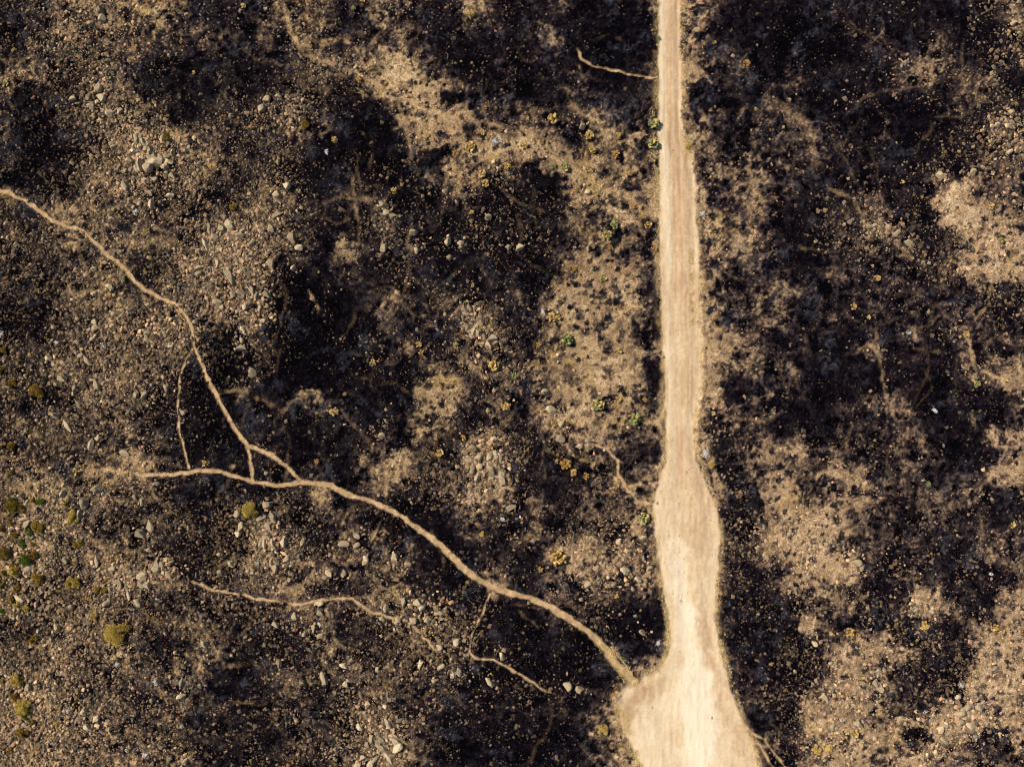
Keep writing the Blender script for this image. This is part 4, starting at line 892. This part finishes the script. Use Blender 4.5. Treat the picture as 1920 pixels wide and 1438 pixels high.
# px, py, diameter px, tone  (y yellow, g green, m green and yellow, o orange)
CACTI = """12 157 15 m;457 13 11 y;339 78 9 o;476 347 11 g;212 138 9 g;142 100 10 g;364 137 8 y;663 17 11 m;680 2 11 y;883 29 17 y;673 151 14 o;723 157 8 y;627 263 13 y;739 358 14 y;802 254 10 y;905 249 13 y;882 277 21 y;904 327 16 y;910 344 17 y
854 290 12 o;952 314 16 y;909 203 10 o;885 399 11 y;1037 225 22 y;1105 256 19 y;1159 256 13 y;983 274 16 y;1017 267 9 o;1111 284 14 y;1155 291 16 o;1059 315 20 m;1038 312 12 m;1226 234 22 g;1223 270 22 g;1152 422 18 m;1136 441 20 m;1140 464 11 o;1215 422 15 y
1188 387 12 o;1078 357 13 o;1227 467 13 o;1399 120 14 o;1351 404 10 y;1234 73 9 g;1232 322 8 g;1339 82 8 y;1887 62 12 y;1857 387 15 y;1692 341 9 y;1730 370 7 y;1877 451 13 m;230 523 12 g;299 530 9 o;145 884 15 y;385 868 14 y;414 523 8 y
786 646 13 y;790 662 13 y;700 680 13 y;627 772 19 y;595 864 12 o;825 849 16 y;926 685 22 y;949 762 19 y;869 820 13 o;647 739 9 y;839 533 7 y;886 535 8 y;902 615 8 y;855 648 14 m;880 842 10 o;1035 595 20 y;1048 596 14 y;1077 505 11 o;1130 522 15 g
1062 637 26 g;1010 647 12 y;1042 653 10 y;1160 658 14 y;1151 578 10 o;1120 759 27 m;1158 750 16 y;1189 784 26 g;1209 750 10 o;1038 795 13 y;1060 870 23 o;1075 885 16 y;1098 892 14 o;965 704 16 g;1240 668 9 y;1337 775 8 y;1645 522 14 y;1600 575 14 y
1829 522 8 y;1812 627 14 y;1829 720 15 m;1627 595 10 y;1916 885 10 y;1739 907 12 m;325 1434 10 y;290 1157 8 o;305 1157 7 o;302 1306 8 o;214 1303 8 y;170 1121 10 o;796 1182 14 y;662 1342 5 y;1207 971 25 m;1047 1045 31 y;1013 1065 13 y;1155 1116 11 y
1540 1082 9 y;1594 1183 17 y;1732 1171 19 y;1864 1175 16 y;1869 1193 9 y;1617 1270 10 y;1897 983 13 y;1603 1375 18 y;1587 1373 10 y;1540 1318 9 y;1578 1345 8 y;1588 1323 10 y;1565 1378 8 y;1558 1188 8 y"""
cacti = [c.split() for c in CACTI.replace('\n', ';').split(';')]
rc_ = random.Random(8)
items = []
def pad_transforms(D, n):
    out = []
    for k in range(n):
        r = D * .5 * math.sqrt(rc_.random()) * .86
        a = k * 2.4 + rc_.uniform(-.5, .5)
        r = r * .72 if k > 4 else r * .15
        size = D * rc_.uniform(.17, .28)
        tilt = .8 + .75 * (r / (D * .5)) + rc_.uniform(-.25, .25)
        z = max(0.02, D * .30 * (1 - (r / (D * .5)) ** 1.3) * rc_.uniform(.5, 1.1))
        M = Matrix.Translation((math.cos(a) * r, math.sin(a) * r, z)) @ Matrix.Rotation(a, 4, 'Z') @ Matrix.Rotation(tilt, 4, 'Y') @ Matrix.Rotation(math.pi / 2 + rc_.uniform(-.9, .9), 4, 'Z') @ Matrix.Diagonal((size, size, size, 1))
        out.append(M)
    return out
TONE = {'y': 'scorched yellow', 'g': 'green', 'm': 'green and yellow', 'o': 'scorched orange-brown'}
for px, py, dpx, tone in cacti:
    px, py, dpx = float(px), float(py), float(dpx)
    x, y = float(wx(px)), float(wy(py)); D = dpx / K
    z = float(gz(x, y))
    n = int(np.clip(9 + D * 11, 9, 34))
    trs = pad_transforms(D, n)
    main = {'y': me_y, 'g': me_g, 'm': me_y, 'o': me_o}[tone]
    alt = {'y': me_o, 'g': me_y, 'm': me_g, 'o': me_y}[tone]
    if dpx >= 13:
        root = bpy.data.objects.new('prickly_pear', None); col.objects.link(root); root.location = (x, y, z)
        root.empty_display_size = .3
        # woody base
        bv = []; bf = []
        for j, (rad, hh) in enumerate(((.10, -.15), (.08, .02), (.05, .12))):
            for i in range(8):
                a = i / 8 * 2 * math.pi; bv.append((math.cos(a) * rad * D, math.sin(a) * rad * D, hh * D))
        for j in range(2):
            for i in range(8): bf.append((j * 8 + i, j * 8 + (i + 1) % 8, (j + 1) * 8 + (i + 1) % 8, (j + 1) * 8 + i))
        link('trunk', np_mesh('trunk', np.array(bv), np.array(bf), M_stem, None, True), root)
        for M in trs:
            pr = .5 if tone == 'm' else .22
            o = bpy.data.objects.new('pad', alt if rc_.random() < pr else main); col.objects.link(o)
            o.parent = root; o.matrix_local = M
        obj = root
    else:
        Vs = []; Fs = []
        hv = np.concatenate([PADV, np.ones((len(PADV), 1))], 1)
        for k, M in enumerate(trs):
            Vs.append((hv @ np.array(M).T)[:, :3]); Fs.append(PADF + k * len(PADV))
        mt = main.materials[0] if tone != 'm' else M_pad_green
        obj = link('prickly_pear', np_mesh('prickly_pear', np.concatenate(Vs), np.concatenate(Fs), mt, None, True), None, (x, y, z))
    obj['category'] = 'cactus'; obj['group'] = 'prickly pears scattered over the burn'
    sz = 'big' if dpx >= 20 else ('mid-sized' if dpx >= 13 else 'small')
    items.append((obj, px, py, f'{sz} {TONE[tone]} cactus'))
label_all(items)

# ---------------------------------------------------------------- bushes
SHRUBS = """312 257 15 o;437 389 18 o;572 234 20 o;4 693 20 o;24 719 18 b;72 732 30 b;10 657 15 o;23 834 18 b;23 887 11 o;27 945 32 m;42 952 18 b;80 942 18 g;62 938 10 y;128 944 11 o;469 952 38 y
139 968 26 y;73 988 30 o;58 998 18 g;43 1018 20 g;50 1048 26 g;64 1040 18 b;30 1003 15 b;65 1020 11 o;7 1036 32 b;22 978 15 b;5 991 13 b;10 1071 15 b;28 1071 24 y;26 1058 14 o;72 1086 24 b;23 1121 18 o;33 1101 18 b;33 1133 13 y;147 1016 20 o;139 1090 28 y;184 1105 15 b;199 1105 15 b
222 1183 48 y;180 1153 19 p;65 1198 18 b;35 1272 26 y;45 1322 34 y;50 1340 16 g;30 1305 18 b;42 1372 24 b;107 1358 11 y;52 1140 13 y;3 1095 16 o;3 1275 10 y;60 1353 12 o;904 1001 11 y;1130 1368 22 p;1337 872 12 o;1289 274 13 p;1530 1405 20 p;1553 1403 17 p;5 1145 14 g;20 1405 12 b;12 1160 10 b;735 885 9 p"""
LEAFC = {'o': [(148, 124, 52), (124, 102, 44), (166, 142, 66)], 'b': [(148, 118, 54), (122, 98, 46), (164, 134, 68)], 'g': [(96, 110, 44), (116, 130, 58), (82, 96, 38)],
         'y': [(184, 158, 78), (162, 136, 62), (200, 178, 98)], 'p': [(186, 158, 92), (160, 132, 72), (204, 180, 112)], 'm': [(90, 100, 38), (128, 100, 34), (150, 116, 42)]}
SN = {'o': 'dull olive', 'b': 'rusty brown', 'g': 'fresh green', 'y': 'yellowish', 'p': 'straw-pale', 'm': 'brown and green'}
items = []
def leafy(D, tone, rs):
    R0 = D / 2
    lob = 5 + int(D * 3)
    cs = []; sq = rs.uniform(.6, 1.0); qa = rs.uniform(0, 3.14)
    for k in range(lob):
        a = rs.uniform(0, 2 * np.pi); r = R0 * .78 * math.sqrt(rs.random()) * (sq if abs(math.cos(a - qa)) < .6 else 1)
        cs.append((math.cos(a) * r, math.sin(a) * r, R0 * .42 * (1 - (r / R0) ** 2) * rs.uniform(.7, 1.2) + .05, R0 * rs.uniform(.18, .44)))
    n = int(1300 * D ** 1.25) + 300
    ci = rs.integers(0, lob, n); cs = np.array(cs)[ci]
    d = rs.normal(0, 1, (n, 3)); d /= np.linalg.norm(d, axis=1)[:, None]; d[:, 2] = np.abs(d[:, 2]) - .25
    rad = cs[:, 3] * rs.uniform(.55, 1.08, n) * (1 + .25 * rs.normal(0, 1, n) * (rs.random(n) < .15))
    p = cs[:, :3] + d * rad[:, None]
    p[:, 2] = np.maximum(p[:, 2], .02)
    L_ = rs.uniform(.05, .12, n) ; t1 = d + rs.normal(0, .7, (n, 3)); t1 /= np.linalg.norm(t1, axis=1)[:, None]
    t2 = np.cross(t1, rs.normal(0, 1, (n, 3))); t2 /= np.linalg.norm(t2, axis=1)[:, None] + 1e-6
    V = np.stack([p - t2 * (L_ * .4)[:, None], p + t2 * (L_ * .4)[:, None], p + t1 * (L_ * 1.3)[:, None]], 1).reshape(-1, 3)
    pal = lin(np.array(LEAFC[tone])) / GAIN * 1.5
    lobc = rs.integers(0, 3, lob)
    c = pal[np.where(rs.random(n) < .6, lobc[ci], rs.integers(0, 3, n))] * rs.uniform(.75, 1.25, (n, 1))
    return V, np.arange(3 * n).reshape(-1, 3), np.repeat(c, 3, 0)
def twigs(D, rs, n=None, hgt=.4, thick=.02):
    """radiating branching sticks as thin triangular prisms"""
    n = n or int(10 + D * 8)
    Vs = []; Fs = []; q = 0
    for k in range(n):
        a = rs.uniform(0, 2 * np.pi); el = rs.uniform(.15, 1.2)
        d = np.array([math.cos(a) * math.cos(el), math.sin(a) * math.cos(el), math.sin(el)])
        L_ = D * .5 * rs.uniform(.5, 1.0); p0 = np.array([rs.normal(0, .05) * D, rs.normal(0, .05) * D, 0])
        segs = [(p0, p0 + d * L_ * .6, thick)]
        for b_ in range(3):
            d2 = d + rs.normal(0, .45, 3); d2 /= np.linalg.norm(d2)
            s0 = p0 + d * L_ * rs.uniform(.3, .6); segs.append((s0, s0 + d2 * L_ * .45, thick * .6))
        for s0, s1, th in segs:
            ax = s1 - s0; u = np.cross(ax, [0, 0, 1.0]); u /= np.linalg.norm(u) + 1e-6; w_ = np.cross(ax, u); w_ /= np.linalg.norm(w_) + 1e-6
            for c_, f_ in ((s0, 1), (s1, .4)):
                for j in range(3):
                    an = j * 2.094; Vs.append(c_ + (u * math.cos(an) + w_ * math.sin(an)) * th * f_)
            for j in range(3): Fs.append((q + j, q + (j + 1) % 3, q + 3 + (j + 1) % 3, q + 3 + j))
            q += 6
    return np.array(Vs), np.array(Fs)
for i, c in enumerate(SHRUBS.replace('\n', ';').split(';')):
    px, py, dpx, tone = c.split(); px, py, dpx = float(px), float(py), float(dpx)
    x, y = float(wx(px)), float(wy(py)); D = dpx / K
    rs = np.random.default_rng(1000 + i)
    root = bpy.data.objects.new('bush', None); col.objects.link(root); root.location = (x, y, float(gz(x, y))); root.empty_display_size = .3
    V, F, cc = leafy(D, tone, rs)
    link('foliage', np_mesh('foliage', V, F, M_leaf, cc), root)
    V, F = twigs(D * .8, rs, thick=.018)
    link('branches', np_mesh('branches', V, F, M_stem), root)
    root['category'] = 'bush'; root['group'] = 'bushes that escaped the fire'
    sz = 'big' if dpx >= 26 else ('mid-sized' if dpx >= 16 else 'small')
    items.append((root, px, py, f'{sz} {SN[tone]} bush'))
label_all(items)

# ---------------------------------------------------------------- burnt shrub skeletons on the dark blobs
BURNT = """845 178 40;876 243 34;815 288 46;800 305 26;905 262 20;1230 700 40;1215 545 30;1020 345 50;985 370 40;700 250 46;735 290 40;680 300 38;1320 200 34;1295 172 26;1150 385 24;1205 390 20;1100 605 22;1135 660 26;1160 640 20;1190 620 26;1085 730 26;1150 800 30;60 735 0;100 738 36;190 385 26;158 420 22;70 165 0;45 185 40;45 245 44;285 145 44;325 150 44;370 125 34;1590 970 20;1600 1010 26;1575 1005 30;1500 1080 26;1510 885 34;1845 410 26;1880 445 24;1865 400 20;1200 560 26;1225 610 22;1080 350 0;1180 345 18;660 240 30;1550 965 18;1480 1010 18"""
items = []
for i, c in enumerate(BURNT.replace('\n', ';').split(';')):
    px, py, dpx = (float(q) for q in c.split())
    if dpx == 0: continue
    x, y = float(wx(px)), float(wy(py)); D = dpx / K * .8
    rs = np.random.default_rng(3000 + i)
    V, F = twigs(D, rs, n=int(16 + D * 16), thick=.022)
    V[:, 2] *= .6
    o = link('burnt_shrub', np_mesh('burnt_shrub', V, F, M_char), None, (x, y, float(gz(x, y))))
    o['category'] = 'burnt shrub'; o['group'] = 'skeletons of burnt shrubs'
    items.append((o, px, py, ('wide' if dpx > 35 else 'low') + ' blackened shrub skeleton'))
label_all(items)

# ---------------------------------------------------------------- white ash left where wood burnt out
m, t, b = new_mat('white_ash'); b.inputs['Base Color'].default_value = (0.44, 0.43, 0.42, 1); M_ash = m
ASH = """931 264 19;637 76 8;612 284 12;805 414 8;1317 400 14;1845 444 7;193 650 20;105 642 9;5 627 14;725 768 7;1322 850 18;1017 583 10;1704 623 11;1752 770 11;290 1280 14;219 1245 11;127 1333 17;272 1415 13;295 1126 12;237 1407 9;314 1288 8;304 1160 7;276 1205 8;849 1263 13;597 1171 9;942 973 11;677 1380 8;1234 1205 12;1802 1285 15;1769 1141 8;1734 1335 9;1829 1383 11;1814 1405 8;252 396 13;352 71 8;286 70 6;315 648 9;1856 1075 9;1480 1290 8;190 925 10;1580 1350 9;1466 1100 8;835 1000 5"""
items = []
for i, c in enumerate(ASH.replace('\n', ';').split(';')):
    px, py, dpx = (float(q) for q in c.split())
    if dpx < 9: continue
    x, y = float(wx(px)), float(wy(py)); D = dpx / K
    rs = np.random.default_rng(5000 + i)
    n = int(26 + D * (150 if i == 0 else 60))
    ax = rs.uniform(0, np.pi)
    p = rs.normal(0, 1, (n, 2)).clip(-1.3, 1.3) * np.array([D * .33, D * .2]) * rs.uniform(.3, 1.15, (n, 1)); p = np.stack([p[:, 0] * math.cos(ax) - p[:, 1] * math.sin(ax), p[:, 0] * math.sin(ax) + p[:, 1] * math.cos(ax)], -1)
    s_ = rs.uniform(.02, .07, n)
    Vo, Fo = octa(n); Vo = Vo * np.stack([s_ * rs.uniform(1, 2.6, n), s_ * .7, s_ * .45], -1)[:, None, :]
    th = rs.uniform(0, np.pi, n)[:, None]
    VV = np.stack([Vo[..., 0] * np.cos(th) - Vo[..., 1] * np.sin(th) + p[:, 0:1], Vo[..., 0] * np.sin(th) + Vo[..., 1] * np.cos(th) + p[:, 1:2], Vo[..., 2] + (gz(p[:, 0] + x, p[:, 1] + y) - gz(x, y) + .02)[:, None]], -1).reshape(-1, 3)
    FF = (Fo[None] + (np.arange(n) * 8)[:, None, None]).reshape(-1, 4)
    o = link('ash_heap', np_mesh('ash_heap', VV, FF, M_ash), None, (x, y, float(gz(x, y))))
    o['category'] = 'ash'; o['group'] = 'white ash flecks left by burnt wood'
    items.append((o, px, py, ('broad' if dpx >= 13 else 'small') + ' scatter of white ash'))
label_all(items)
